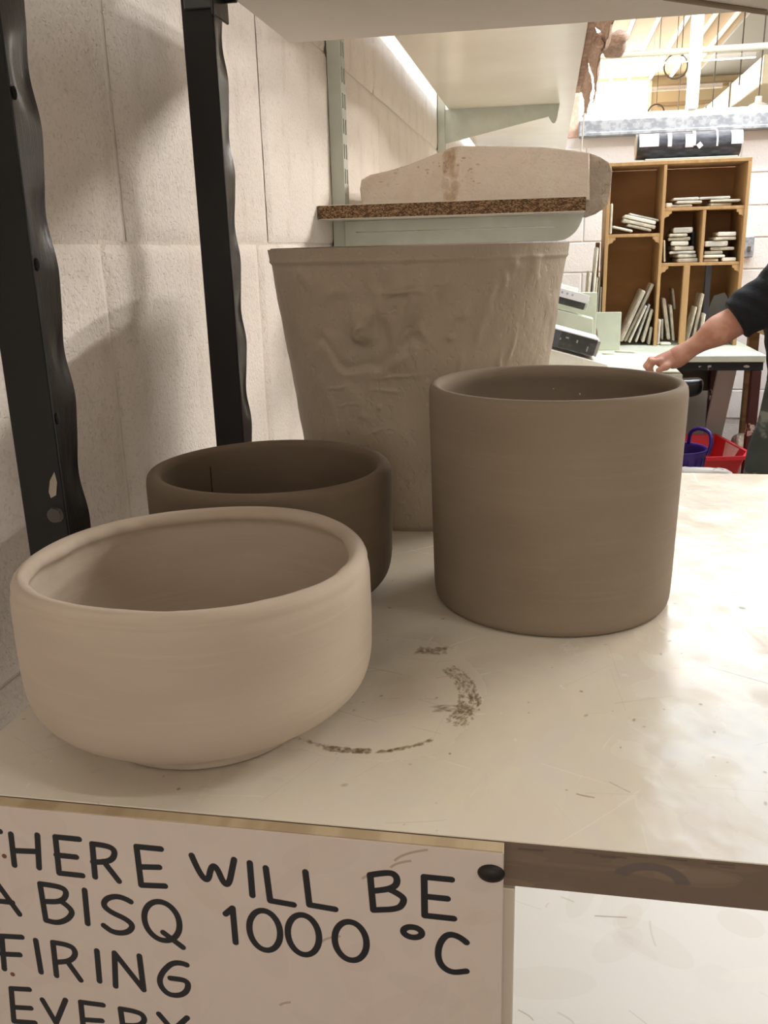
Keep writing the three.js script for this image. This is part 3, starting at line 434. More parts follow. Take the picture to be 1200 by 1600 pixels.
// ---------------------------------------------------------------- twin-slot rails, brackets, chipboard shelf, long shelf
function slotRail(z, label) {
  const t = thing('slotted_rail', label, 'shelf rail', [-0.3985, 0.9, z]), Hr = 1.9, gs = [];
  gs.push(cbox(0.024, Hr, 0.0022, 0.0004, [0.012, Hr / 2, 0.0175]), cbox(0.024, Hr, 0.0022, 0.0004, [0.012, Hr / 2, -0.0175]), cbox(0.0015, Hr, 0.036, 0.0003, [0.001, Hr / 2, 0]));
  for (const q of [-0.0155, 0, 0.0155]) gs.push(cbox(0.002, Hr, q ? 0.0055 : 0.0075, 0.0003, [0.0232, Hr / 2, q]));
  for (let y = 0.02; y < Hr; y += 0.042) for (const q of [-0.0083, 0.0083]) gs.push(cbox(0.002, 0.017, 0.010, 0.0002, [0.0232, y, q]));
  mesh('rail_channel', gs, M.sage, t); return t;
}
slotRail(-1.01, 'pale sage twin-slot shelf rail on the wall, nearer the camera');
slotRail(-2.66, 'pale sage twin-slot shelf rail farther along the wall');
function bracket(z, y, len, h, label, slit) {
  const s = new THREE.Shape(); s.moveTo(0, 0); s.lineTo(len, 0); s.lineTo(len - 0.004, -h * 0.25); s.quadraticCurveTo(len - 0.012, -h * 0.8, len - 0.035, -h * (slit ? 0.96 : 0.35)); s.lineTo(0, -h); s.lineTo(0, 0);
  if (slit) { const o = new THREE.Path(); o.moveTo(0.02, -h * 0.42); o.lineTo(len - 0.05, -h * 0.42); o.lineTo(len - 0.05, -h * 0.42 - 0.0014); o.lineTo(0.02, -h * 0.42 - 0.0014); s.holes.push(o); }
  const g = uvm(new THREE.ExtrudeGeometry(s, { depth: 0.003, bevelEnabled: true, bevelSize: 0.0004, bevelThickness: 0.0004, bevelSegments: 1 }));
  const t = thing('shelf_bracket', label, 'shelf bracket', [-0.374, y, z]);
  mesh('bracket_plate', g, M.sage, t); mesh('top_flange', cbox(len - 0.03, 0.002, 0.022, 0.0005, [len / 2 - 0.01, -0.0014, -0.008]), M.sage, t);
  const c = g.clone(); c.translate(0, 0, -0.02); if (slit) mesh('rear_plate', c, M.sage, t);
  return t;
}
bracket(-0.985, 1.3660, 0.425, 0.044, 'pale sage steel bracket directly under the chipboard shelf edge', true);
bracket(-2.65, 1.7745, 0.39, 0.11, 'tapering sage bracket under the high glossy shelf', false);
bracket(-2.65, 1.3660, 0.42, 0.044, 'sage bracket under the far part of the chipboard shelf', true);
{
  const t = thing('chipboard_shelf', 'white-faced chipboard shelf with its raw speckled end towards the camera', 'shelf', [0, 1.3672, 0]);
  mesh('chipboard_core', span(-0.3985, 0.05, 0.001, 0.0222, -4.4, -0.88, 0.0006), M.chip, t);
  for (const y of [0, 0.0222]) mesh('melamine_face', span(-0.398, 0.0495, y, y + 0.001, -4.399, -0.8805, 0.0003), M.shelfGloss, t);
  const u = thing('glossy_shelf', 'long glossy cream shelf high on the wall above the plaster slab', 'shelf', [0, 1.775, 0]);
  mesh('board', span(-0.362, 0.064, 0, 0.02, -4.42, -0.62, 0.001), M.shelfGloss, u);
  const w = thing('glossy_shelf', 'lower pale shelf seen past the far bracket at the end of the wall', 'shelf', [0, 1.60, 0]);
  mesh('board', span(-0.362, 0.06, -0.02, 0, -4.42, -3.5, 0.001), M.sage, w);
}
{ // broken plaster slab lying on the chipboard
  const t = thing('plaster_slab', 'thick white plaster slab with a wavy cracked top lying on the chipboard shelf', 'plaster slab', [0, 1.3905, -1.32]);
  const P = [[-0.349, 0], [-0.352, 0.03], [-0.349, 0.043], [-0.335, 0.05], [-0.30, 0.056], [-0.26, 0.066], [-0.22, 0.079], [-0.185, 0.091], [-0.168, 0.0925], [-0.13, 0.0905], [-0.08, 0.088], [-0.02, 0.084], [0.03, 0.077], [0.055, 0.072], [0.058, 0.0]];
  const s = new THREE.Shape(); P.forEach((q, i) => (i ? s.lineTo(...q) : s.moveTo(...q)));
  const pg = new THREE.ExtrudeGeometry(s, { depth: 0.28, bevelEnabled: true, bevelSize: 0.004, bevelThickness: 0.006, bevelSegments: 3, steps: 6 });
  const tex = canvasTex(1024, 256, (c, w, h) => { seed = 17; c.fillStyle = 'rgb(236,222,208)'; c.fillRect(0, 0, w, h); for (let i = 0; i < 90; i++) { c.fillStyle = `rgba(${rnd() < 0.5 ? '214,192,172' : '246,236,226'},${rr(0.04, 0.14)})`; c.beginPath(); c.ellipse(rr(0, w), rr(0, h), rr(10, 90), rr(6, 40), rr(0, 3), 0, 7); c.fill(); }
    for (let i = 0; i < 70; i++) { c.fillStyle = `rgba(170,136,98,${rr(0.05, 0.2)})`; c.beginPath(); c.ellipse(384 + rr(-20, 26) + i * 0.2, rr(10, 250), rr(5, 20), rr(8, 34), 0.2, 0, 7); c.fill(); }
    for (let i = 0; i < 50; i++) { c.fillStyle = `rgba(140,108,76,${rr(0.1, 0.4)})`; c.beginPath(); c.ellipse(rr(0, 520), 256 - (60 + 0.2 * rr(0, 520)) + rr(-30, 0), rr(2, 10), rr(2, 5), 0, 0, 7); c.fill(); } });
  const g = uvm(pg), p = g.attributes.position; for (let i = 0; i < p.count; i++) g.attributes.uv.setXY(i, (p.getX(i) + 0.36) / 0.45, p.getY(i) / 0.11);
  for (let i = 0; i < p.count; i++) p.setY(i, p.getY(i) + (p.getY(i) > 0.02 ? 0.0025 * (fbm(p.getX(i) * 40 + 50, p.getZ(i) * 20 + 50, 999, 999, 61, 3) - 0.5) : 0) + 0.004);
  mesh('slab_body', mergeVertices(g).toNonIndexed(), std({ map: tex, roughness: 0.85, bumpMap: rep(roughN, 3, 1), bumpScale: 0.002 }), t);
  const e = new THREE.Shape(); [[0.050, -0.017], [0.062, -0.019], [0.080, -0.013], [0.089, -0.004], [0.092, 0.02], [0.093, 0.05], [0.087, 0.062], [0.072, 0.071], [0.058, 0.077], [0.055, 0.055], [0.060, 0.03], [0.0535, 0.012]].forEach((q, i) => (i ? e.lineTo(...q) : e.moveTo(...q)));
  const eg = uvm(new THREE.ExtrudeGeometry(e, { depth: 0.25, bevelEnabled: true, bevelSize: 0.003, bevelThickness: 0.004, bevelSegments: 2 })); eg.translate(0.0042, 0, 0.01);
  mesh('broken_edge', eg, M.plasterRaw, t).userData.label = 'raw grey broken edge';
}
{ // torn paper sack hanging over the edge of the long shelf
  const t = thing('torn_paper', 'torn brown paper sack hanging off the end of the high glossy shelf', 'paper sack', [0.082, 1.8, -1.6]);
  const sheet = (name, pts, z0, z1, out) => { const N = 26, K = 26, g = new THREE.PlaneGeometry(1, 1, N, K), p = g.attributes.position;
    for (let i = 0; i < p.count; i++) { const u = p.getX(i) + 0.5, v = 0.5 - p.getY(i), dz = z0 + (z1 - z0) * u, L = pts[0] + (pts[1] - pts[0]) * u + 0.05 * (fbm(u * 7 + 3, 0, 99, 99, 77, 3) - 0.5), y = -v * L; p.setXYZ(i, out * Math.sin(v * 2.2) + 0.018 * (fbm(u * 5, v * 4, 99, 99, 81, 3) - 0.5), y, dz + 0.02 * (fbm(u * 4, v * 5 + 9, 99, 99, 85, 2) - 0.5)); }
    g.computeVertexNormals(); const b = g.clone(); b.translate(-0.0012, 0, 0.0006); mesh(name, [g, b], M.kraft, t); };
  sheet('torn_flap', [0.04, 0.06], 0.65, -0.05, 0.03); sheet('torn_flap', [0.07, 0.13], -0.05, -0.4, 0.02); sheet('torn_flap', [0.13, 0.09], -0.4, -0.9, 0.010);
  const n = new THREE.SphereGeometry(0.045, 20, 14); const q = n.attributes.position; for (let i = 0; i < q.count; i++) { const k = 1 + 0.9 * (fbm(q.getX(i) * 40 + 20, q.getY(i) * 40 + q.getZ(i) * 30 + 20, 999, 999, 91, 3) - 0.5); q.setXYZ(i, q.getX(i) * k * 0.8, q.getY(i) * k * 0.6, q.getZ(i) * k); } n.computeVertexNormals(); n.translate(0.045, -0.03, -0.1); mesh('crumpled_corner', n, M.kraft, t);
  mesh('top_fold', cbox(0.3, 0.004, 1.5, 0.001, [-0.146, -0.001, -0.25]), M.kraft, t);
  const c = thing('pull_cord', 'thin white pull cord hanging beside the high glossy shelf', 'cord', [0.098, 1.55, -2.9]);
  mesh('cord_line', tube([[0.02, 1.82, 0], [0.018, 0.9, 0], [0.015, 0.4, 0], [0.0, 0, 0]], 0.003, 30, 6), M.whitePaint, c); mesh('cord_knob', new THREE.SphereGeometry(0.008, 12, 8), M.whitePaint, c);
}

// ---------------------------------------------------------------- far bench with the bat rack
const BT = 0.843;
{
  const t = thing('work_table', 'pale-topped table along the back wall with a dark paint-chipped frame', 'table', [0, 0, 0]);
  mesh('table_top', span(-0.30, 0.918, BT - 0.03, BT, -4.42, -3.35, 0.003), M.paleGreen, t);
  mesh('front_rail', span(-0.28, 0.912, BT - 0.066, BT - 0.0305, -3.40, -3.36, 0.002), M.navyPaint, t);
  mesh('rear_rail', span(-0.28, 0.90, BT - 0.31, BT - 0.031, -4.40, -4.37, 0.002), M.darkBoard, t);
  for (const [x, z] of [[0.868, -3.4], [0.868, -4.37], [-0.26, -3.4], [-0.26, -4.37]]) mesh('leg', span(x, x + 0.04, 0, BT - 0.067, z, z + 0.04, 0.003), M.maroon, t);
  const b = thing('grey_board', 'large grey board standing against the wall under the pale-topped table', 'board', [0, 0, -4.47]);
  mesh('board', span(-0.2, 0.955, 0.0, 0.56, -0.01, 0.01, 0.002), M.greyBoard, b);
  const d = thing('leaning_plank', 'grey plank leaning beside the table leg under the table', 'plank', [0, 0, 0]);
  const g = cbox(0.085, 0.80, 0.02, 0.002); g.rotateZ(-0.13); g.translate(0.80, 0.41, -3.76); mesh('plank', g, std({ color: 0xb9bab2, roughness: 0.8 }), d);
}
const RX0 = 0.25, RX1 = 0.872, RZ = -3.75, RD = 0.3, RY1 = 1.652;
{
  const t = thing('bat_rack', 'open wooden rack of pigeonholes filled with plaster bats on the back table', 'shelf rack', [0, 0, 0]);
  const B = 0.016, zb = RZ - RD;
  mesh('side_panel', span(RX0, RX0 + B, BT, RY1, zb, RZ, 0.0015), M.wood, t); mesh('side_panel', span(RX1 - B, RX1, BT, RY1, zb, RZ, 0.0015), M.wood, t);
  mesh('top_panel', span(RX0, RX1, RY1, RY1 + B, zb, RZ, 0.0015), M.wood, t);
  mesh('divider', span(0.497, 0.511, BT, RY1, zb, RZ - 0.002, 0.0015), M.wood, t);
  mesh('back_panel', span(RX0, RX1, BT, RY1, zb - 0.008, zb, 0.001), M.ply, t);
  mesh('shelf_board', span(RX0 + B, 0.497, 1.342, 1.356, zb, RZ - 0.004, 0.0015), M.wood, t);
  mesh('shelf_board', span(0.511, RX1 - B, 1.452, 1.466, zb, RZ - 0.004, 0.0015), M.wood, t);
  mesh('shelf_board', span(0.511, RX1 - B, 1.208, 1.222, zb, RZ - 0.004, 0.0015), M.wood, t);
  mesh('divider', span(0.680, 0.694, 1.222, 1.452, zb, RZ - 0.006, 0.0015), M.wood, t);
  mesh('post', span(0.612, 0.640, BT, 1.208, RZ - 0.035, RZ - 0.003, 0.0015), M.wood, t);
  mesh('post', span(0.728, 0.755, BT, 1.208, RZ - 0.14, RZ - 0.11, 0.0015), M.greySlab, t).userData.label = 'dark grey post';
  const bk = prism([[0, 0], [0.032, 0], [0.03, -0.012], [0.022, -0.014], [0.018, -0.024], [0.008, -0.026], [0, -0.034]], 0.014, 0.0008);
  for (const [x, y, f] of [[RX0 + B, 1.342, 1], [0.497, 1.342, -1], [0.511, 1.452, 1], [RX1 - B, 1.452, -1], [0.511, 1.208, 1], [RX1 - B, 1.208, -1]]) { const m = mesh('shelf_support', bk, M.wood, t); m.position.set(x, y, RZ - 0.02); m.scale.x = f; if (f < 0) { m.rotation.y = Math.PI; m.scale.x = 1; m.position.z = RZ - 0.006; } }
}
const slabGeo = new Map();
function slab(x, y, z, w, h, d, mat, label, group, rz = 0, ry = 0, b = 0.004) {
  const k = [w, h, d].join(); if (!slabGeo.has(k)) { const g = cbox(w, h, d, b); slabGeo.set(k, g); }
  const m = mesh('plaster_bat', slabGeo.get(k), slabMats[mat % 5], scene); m.position.set(x, y, z); m.rotation.set(0, ry, rz, 'YXZ'); return tag(m, label, 'plaster bat', group);
}
const ORD = ['lowest', 'second from the bottom', 'third from the bottom', 'fourth from the bottom', 'fifth from the bottom', 'sixth from the bottom', 'seventh from the bottom', 'topmost'];
function stack(y, list, where, group) { list.forEach(([x, w, h], i) => { slab(x, y + h / 2 + 0.0006, RZ - 0.012 - 0.09 - rnd() * 0.02, w, h, 0.17, (i * 3 + list.length) % 5, `off-white plaster bat, ${i === list.length - 1 ? 'topmost' : ORD[i]} in ${where}`, group, rr(-0.01, 0.01), rr(-0.12, 0.12)); y += h + 0.003; }); }
seed = 2024;
stack(1.222, [[0.627, 0.09, 0.018], [0.618, 0.085, 0.015], [0.612, 0.116, 0.012], [0.606, 0.088, 0.019], [0.598, 0.077, 0.019], [0.596, 0.098, 0.015], [0.586, 0.081, 0.013], [0.604, 0.085, 0.024]], 'the tall middle stack of the rack', 'plaster bats in the tall middle stack');
stack(1.222, [[0.743, 0.066, 0.015], [0.745, 0.093, 0.013], [0.75, 0.08, 0.014], [0.785, 0.104, 0.014], [0.753, 0.098, 0.024], [0.785, 0.094, 0.014], [0.795, 0.08, 0.019]], 'the stack right of the small divider', 'plaster bats right of the small divider');
slab(0.812, 1.2315, RZ - 0.09, 0.062, 0.017, 0.14, 0, 'short plaster bat lying at the right foot of the rack stack', null);
stack(1.466, [[0.594, 0.092, 0.012], [0.62, 0.112, 0.012], [0.605, 0.112, 0.012]], 'the left pile on the top shelf', 'plaster bats in the left pile on the top shelf');
stack(1.466, [[0.75, 0.093, 0.014], [0.78, 0.13, 0.011], [0.735, 0.134, 0.011]], 'the right pile on the top shelf', 'plaster bats in the right pile on the top shelf');
slab(0.532, 1.477, RZ - 0.1, 0.03, 0.02, 0.14, 1, 'narrow plaster bat against the divider on the top right shelf', null);
{ // tilted pile on the left shelf
  const a = -0.24, ux = Math.cos(a), uy = Math.sin(a), nx = -Math.sin(a), ny = Math.cos(a);
  const put = (s, n, w, h, i, lab, dz = 0) => slab(0.455 + ux * s + nx * n, 1.3605 + uy * s + ny * n, RZ - 0.09 - dz, w, h, 0.16, i, lab, 'plaster bats in the slipped pile', a);
  put(-0.055, 0.009, 0.11, 0.012, 3, 'plaster bat at the bottom of the slipped pile'); put(-0.06, 0.0255, 0.15, 0.016, 2, 'second plaster bat of the slipped pile');
  put(-0.062, 0.044, 0.145, 0.016, 0, 'third plaster bat of the slipped pile'); put(-0.045, 0.059, 0.14, 0.01, 4, 'uppermost long plaster bat of the slipped pile', 0.03);
  slab(0.328, 1.379, RZ - 0.05, 0.095, 0.011, 0.09, 0, 'small plaster bat tipped in front of the slipped pile', null, -0.24); 
  slab(0.2745, 1.356 + 0.069, RZ - 0.06, 0.011, 0.136, 0.11, 1, 'upright plaster bat against the left side of the rack', null);
}
function lean(x0, y0, x1, y1, th, d, z, mat, label, ry = 0, group) { const L = Math.hypot(x1 - x0, y1 - y0), a = Math.atan2(y1 - y0, x1 - x0) - Math.PI / 2; return slab((x0 + x1) / 2, (y0 + y1) / 2, z, th, L, d, mat, label, group, a, ry, 0.005); }
lean(0.528, 1.226, 0.521, 1.325, 0.008, 0.13, RZ - 0.1, 2, 'thin plaster bat leaning on the divider left of the tall middle stack');
{ const m = mesh('slate_panel', cbox(0.015, 0.14, 0.1, 0.002), M.greySlab, scene); m.position.set(0.6705, 1.2925, RZ - 0.235); tag(m, 'dark grey upright panel behind the tall middle stack', 'panel'); }
const LG = 'bats leaning in the lower left bay';
lean(0.345, 0.865, 0.44, 1.10, 0.018, 0.2, RZ - 0.10, 3, 'largest plaster bat leaning at the left in the lower left bay', 0.0, LG);
lean(0.368, 0.86, 0.484, 1.128, 0.013, 0.17, RZ - 0.12, 2, 'tall thin plaster bat reaching highest in the lower left bay', 0, LG);
lean(0.385, 0.857, 0.455, 1.03, 0.009, 0.16, RZ - 0.09, 0, 'bright white plaster bat third in the lower left bay', 0, LG);
lean(0.418, 0.857, 0.472, 1.035, 0.009, 0.15, RZ - 0.10, 4, 'thin pale plaster bat fourth in the lower left bay', 0, LG);
lean(0.448, 0.858, 0.4845, 1.012, 0.013, 0.15, RZ - 0.09, 2, 'broad grey plaster bat fifth in the lower left bay', 0, LG);
lean(0.478, 0.846, 0.486, 0.93, 0.012, 0.12, RZ - 0.08, 1, 'short plaster bat standing against the divider in the lower left bay', 0, LG);
lean(0.5205, 0.846, 0.5215, 0.965, 0.012, 0.1, RZ - 0.07, 4, 'white upright plaster bat just right of the divider in the lower middle bay');
slab(0.555, 0.8505, RZ - 0.05, 0.05, 0.012, 0.07, 0, 'small plaster bat lying flat at the foot of the lower middle bay', null);
lean(0.541, 0.866, 0.536, 0.965, 0.010, 0.09, RZ - 0.09, 3, 'second upright plaster bat in the lower middle bay');
lean(0.573, 0.866, 0.538, 1.06, 0.016, 0.14, RZ - 0.12, 2, 'big tilted plaster bat in the lower middle bay');
lean(0.595, 0.86, 0.571, 1.03, 0.011, 0.14, RZ - 0.12, 1, 'narrow plaster bat behind the front post of the rack');
lean(0.607, 1.0, 0.59, 1.10, 0.010, 0.1, RZ - 0.22, 0, 'small white plaster bat set high against the back of the lower middle bay');
lean(0.656, 0.854, 0.686, 1.02, 0.010, 0.13, RZ - 0.10, 1, 'cream plaster bat leaning right of the rack post');
lean(0.682, 0.854, 0.712, 1.08, 0.013, 0.17, RZ - 0.12, 2, 'tall grey plaster bat leaning on the dark grey post');
lean(0.705, 0.850, 0.722, 0.99, 0.009, 0.1, RZ - 0.05, 4, 'thin white plaster bat before the dark grey post');
lean(0.775, 0.85, 0.80, 0.92, 0.012, 0.12, RZ - 0.06, 0, 'low white plaster bat in the lower right bay');
lean(0.802, 0.85, 0.834, 0.925, 0.014, 0.12, RZ - 0.06, 4, 'second low white plaster bat in the lower right bay');
{ const m = mesh('grey_sheet', prism([[0, 0], [0.09, 0], [0.095, 0.10], [0.08, 0.112], [0.03, 0.105], [0.0, 0.06]], 0.004, 0.0008), std({ color: 0x9b9fa0, roughness: 0.5 }), scene); m.position.set(0.757, BT + 0.13, RZ - 0.2); m.scale.set(1, 1, 1); m.position.y = BT + 0.0015; m.scale.y = 2.05; tag(m, 'grey translucent-looking sheet standing in the lower right bay of the rack', 'sheet'); }
{ // wrapped roll on top of the rack
  const t = thing('wrapped_roll', 'dark roll wrapped in tape lying on a pale board on the rack', 'roll', [0.605, RY1 + 0.016 + 0.012, -3.86]);
  mesh('base_board', cbox(0.40, 0.011, 0.16, 0.002, [0.01, -0.0055, 0]), M.sage, t);
  const g = new THREE.CylinderGeometry(0.062, 0.064, 0.45, 40, 20); g.rotateZ(Math.PI / 2); const p = g.attributes.position; for (let i = 0; i < p.count; i++) { p.setY(i, p.getY(i) * 0.9 + 0.004 * (fbm(p.getX(i) * 14 + 9, p.getZ(i) * 40 + 9, 999, 999, 601, 3) - 0.5)); } g.computeVertexNormals(); g.translate(0, 0.0585, 0);
  mesh('dark_wrap', g, std({ map: rep(mottled([84, 84, 90], [52, 52, 58], 9, 4, 611), 3), roughness: 0.7 }), t);
  for (const [x, w, a0, l] of [[-0.175, 0.085, 0.15, 1.1], [-0.085, 0.018, 0.1, 1.2], [0.0, 0.035, 0.0, 1.0], [0.022, 0.012, 0.1, 1.35], [0.12, 0.008, 0.0, 1.6], [0.205, 0.05, 0.1, 1.15]]) { const q = new THREE.CylinderGeometry(0.0655, 0.0655, w, 14, 1, true, a0, l); q.rotateZ(Math.PI / 2); q.rotateX(0.25); q.scale(1, 0.93, 1.01); q.translate(x, 0.0585, 0); const q2 = q.clone(); q2.scale(1, 1, 1); mesh('tape_strip', q2, M.paper, t); }
  const lg = cbox(0.022, 0.022, 0.001, 0.0003); lg.rotateZ(0.7); lg.translate(0.045, 0.05, 0.0665); mesh('paper_tag', lg, M.paper, t);
  mesh('end_disc', [cyl(0.05, 0.05, 0.004)].map((q) => { q.rotateZ(Math.PI / 2); q.scale(1, 1.1, 1.15); q.translate(-0.2275, 0.0585, 0); return q; }), M.sackGrey, t);
}
{ const t = thing('wall_socket', 'grey metal socket box on the back wall beside the rack', 'wall socket', [1.055, 1.28, -4.575]); mesh('box', cbox(0.05, 0.11, 0.03, 0.005), M.galv, t); mesh('switch', cbox(0.016, 0.026, 0.01, 0.002, [0, -0.01, 0.018]), M.darkBoard, t); }
// boards leaning left of the rack
[[0.172, 0.845, 0.186, 1.19, 0.009, 2, 'shortest thin board leaning left of the rack'], [0.195, 0.845, 0.219, 1.30, 0.011, 0, 'tallest white board leaning left of the rack'], [0.211, 0.845, 0.2225, 1.165, 0.009, 1, 'beige board third in the row leaning left of the rack'], [0.2275, 0.845, 0.2335, 1.165, 0.007, 3, 'grey board fourth in the row leaning left of the rack'], [0.2425, 0.845, 0.2435, 1.12, 0.007, 4, 'pale board standing right against the left side of the rack']]
  .forEach(([x0, y0, x1, y1, th, m, lab], i) => { const o = lean(x0, y0 + 0.004, x1, y1, th, 0.22, -3.86 - 0.003 * i, m, lab); o.name = numbered('leaning_board'); o.userData.category = 'board'; });
{ const t = thing('wood_offcut', 'small tan wood offcut on edge behind the tallest white board', 'wood', [0.235, BT, -4.09]); mesh('offcut', cbox(0.02, 0.48, 0.05, 0.002, [0, 0.24, 0]), M.woodGrey, t); }
tag(mesh('square_board', cbox(0.185, 0.27, 0.014, 0.002, [0.115, BT + 0.1355, -3.41]), M.paleGreen), 'square pale green panel standing behind the tilted grey boxes', 'panel');
tag(mesh('square_board', cbox(0.112, 0.172, 0.012, 0.002, [0.272, BT + 0.0865, -3.58]), M.paleGreen), 'smaller pale green panel standing before the lower left bay', 'panel');
{ const t = thing('clay_jar', 'small brown rounded jar between the two pale green panels', 'jar', [0.196, BT, -3.47]); mesh('jar_body', lathe([[0, 0.001], [0.02, 0.001], [0.024, 0.01], [0.026, 0.06], [0.022, 0.1], [0.014, 0.12], [0.012, 0.135], [0.016, 0.14], [0.014, 0.143], [0, 0.141]], 28, 40), std({ color: 0x6b5a4a, roughness: 0.7 }), t); }
[[0.345, -3.48, 0.095, 0.5, 'short white strip lying on the table before the lower left bay'], [0.27, -3.40, 0.07, 0.75, 'short white strip lying on the table beside the big tilted box']].forEach(([x, z, l, a, lab]) => { const g = cbox(l, 0.008, 0.018, 0.002); g.rotateY(-a); const m = mesh('plaster_strip', g, slabMats[0]); m.position.set(x, BT + 0.0045, z); tag(m, lab, 'plaster strip'); });

// nearer wedging bench with the tilted boxes
const BY = 0.856;
{
  const t = thing('wedging_bench', 'pale plaster-topped bench the person leans on, half hidden behind the tall pot', 'bench', [0, 0, 0]);
  mesh('bench_top', span(-0.12, 0.484, BY - 0.045, BY, -3.29, -2.68, 0.004), M.paleGreen, t);
  { const g = new THREE.SphereGeometry(1, 40, 28), p = g.attributes.position; for (let i = 0; i < p.count; i++) { const f = (v, e) => Math.sign(v) * Math.pow(Math.abs(v), e); p.setXYZ(i, f(p.getX(i), 0.5) * 0.07, f(p.getY(i), 0.6) * 0.036 + 0.01 * p.getX(i), f(p.getZ(i), 0.6) * 0.045); } g.computeVertexNormals(); g.translate(0.531, 0.765, -2.95); mesh('motor_housing', g, std({ color: 0x0c0d0e, roughness: 0.3 }), t).userData.label = 'black rounded motor housing'; }
  mesh('apron', span(-0.1, 0.46, BY - 0.12, BY - 0.0455, -3.27, -2.70, 0.003), M.woodGrey, t);
  for (const x of [-0.09, 0.33]) for (const z of [-3.26, -2.75]) mesh('leg', span(x, x + 0.05, 0, BY - 0.1205, z, z + 0.05, 0.003), M.woodGrey, t);
}
function tiltBox(name, label, cx, cy, cz, w, h, d, a, body, lid, end, extra) {
  const t = thing(name, label, 'box', [cx, cy, cz]); t.rotation.z = a;
  mesh('box_body', cbox(w, h, d, 0.003), body, t); mesh('lid', cbox(w + 0.002, 0.006, d + 0.002, 0.002, [0, h / 2 + 0.0032, 0]), lid, t); mesh('end_panel', cbox(0.012, h * 0.98, d * 0.98, 0.002, [w / 2 + 0.0062, 0, 0]), end, t); if (extra) extra(t); return t;
}
tag(mesh('plaster_wedge', prism([[-0.04, 0], [0.2, 0], [0.2, 0.012], [-0.04, 0.078]], 0.2, 0.002), M.plaster), 'sloping white plaster block under the big grey box', 'plaster block').position.set(0.025, BY + 0.0025, -3.02);
tiltBox('grey_box', 'larger dark grey box with a pale lid tilted on the wedging bench', 0.098, 0.954, -2.91, 0.168, 0.062, 0.15, -0.27, M.darkBox, M.paper, M.greyBoard, (t) => { for (const [x, y, w, h] of [[-0.055, 0.002, 0.007, 0.008], [-0.03, 0.012, 0.012, 0.006], [0.01, 0.008, 0.006, 0.012], [0.055, -0.01, 0.005, 0.02]]) mesh('paint_mark', cbox(w, h, 0.0008, 0.0002, [x, y, 0.0755]), M.greyBoard, t); mesh('dark_band', cbox(0.03, 0.064, 0.152, 0.002, [-0.07, -0.0005, 0]), M.greySlab, t); });
tag(mesh('green_block', prism([[-0.1, 0], [0.17, 0], [0.17, 0.158], [-0.1, 0.232]], 0.09, 0.002), M.paleGreen), 'sloping pale green block carrying the smaller grey box', 'plaster block').position.set(0.01, BY + 0.0025, -3.25);
tiltBox('grey_box', 'smaller grey box with a white printed lid, above the larger tilted box', 0.075, 1.0965, -3.2, 0.15, 0.046, 0.08, -0.27, M.darkBox, M.paper, M.sage, (t) => { mesh('white_label', cbox(0.15, 0.034, 0.003, 0.0008, [0.008, 0.022, 0.0425]), M.paper, t); const ink = std({ color: 0xb9b6d8, roughness: 0.8 }); for (const x of [-0.03, -0.008, 0.014]) mesh('printed_mark', cbox(0.008, 0.009, 0.0006, 0.0001, [x, 0.024, 0.0443]), ink, t); });
{ const g = cbox(0.13, 0.016, 0.06, 0.003); const m = mesh('plaster_bat', g, slabMats[0]); m.position.set(0.055, 1.148, -3.22); m.rotation.z = -0.27; tag(m, 'white plaster bat lying tilted on the smaller grey box', 'plaster bat'); }

// wooden bench at the right edge
{ const t = thing('wooden_bench', 'brown wooden bench end at the right edge beside the person', 'bench', [0, 0, 0]); mesh('bench_top', span(0.948, 2.0, 0.905, 0.972, -4.2, -3.45, 0.004), M.woodGrey, t); for (const x of [1.0, 1.9]) for (const z of [-4.15, -3.55]) mesh('leg', span(x, x + 0.05, 0, 0.9045, z, z + 0.05, 0.003), M.woodGrey, t); }

// black stool, low bench, tubs, sacks
{
  const t = thing('low_bench', 'low wooden bench holding the purple tub and the red tray', 'bench', [0, 0, 0]);
  mesh('bench_top', span(0.40, 0.84, 0.262, 0.288, -3.34, -2.76, 0.003), M.woodGrey, t); for (const x of [0.41, 0.78]) for (const z of [-3.33, -2.82]) mesh('leg', span(x, x + 0.05, 0, 0.2615, z, z + 0.05, 0.003), M.woodGrey, t);
}
{
  const t = thing('purple_tub', 'purple flexible tub with a looped handle beside the red tray', 'tub', [0.520, 0.289, -2.985]);
  mesh('tub_body', lathe([[0, 0.001], [0.085, 0.001], [0.093, 0.008], [0.108, 0.12], [0.121, 0.218], [0.126, 0.226], [0.124, 0.231], [0.117, 0.226], [0.103, 0.12], [0.088, 0.012], [0, 0.008]], 64, 80), M.purple, t);
  for (let k = 0; k < 20; k++) { const a = (k / 20) * 6.283, g = cbox(0.004, 0.17, 0.004, 0.001); g.rotateX(0.13); g.translate(0, 0.115, 0.1075); g.rotateY(a); mesh('rib', g, M.purple, t); }
  for (const s of [1, -1]) mesh('handle', tube([[s * 0.12, 0.205, 0.03], [s * 0.132, 0.25, 0.025], [s * 0.128, 0.288, -0.005], [s * 0.095, 0.296, -0.05], [s * 0.07, 0.275, -0.085], [s * 0.065, 0.225, -0.102]], 0.008, 36, 10), M.purple, t);
}
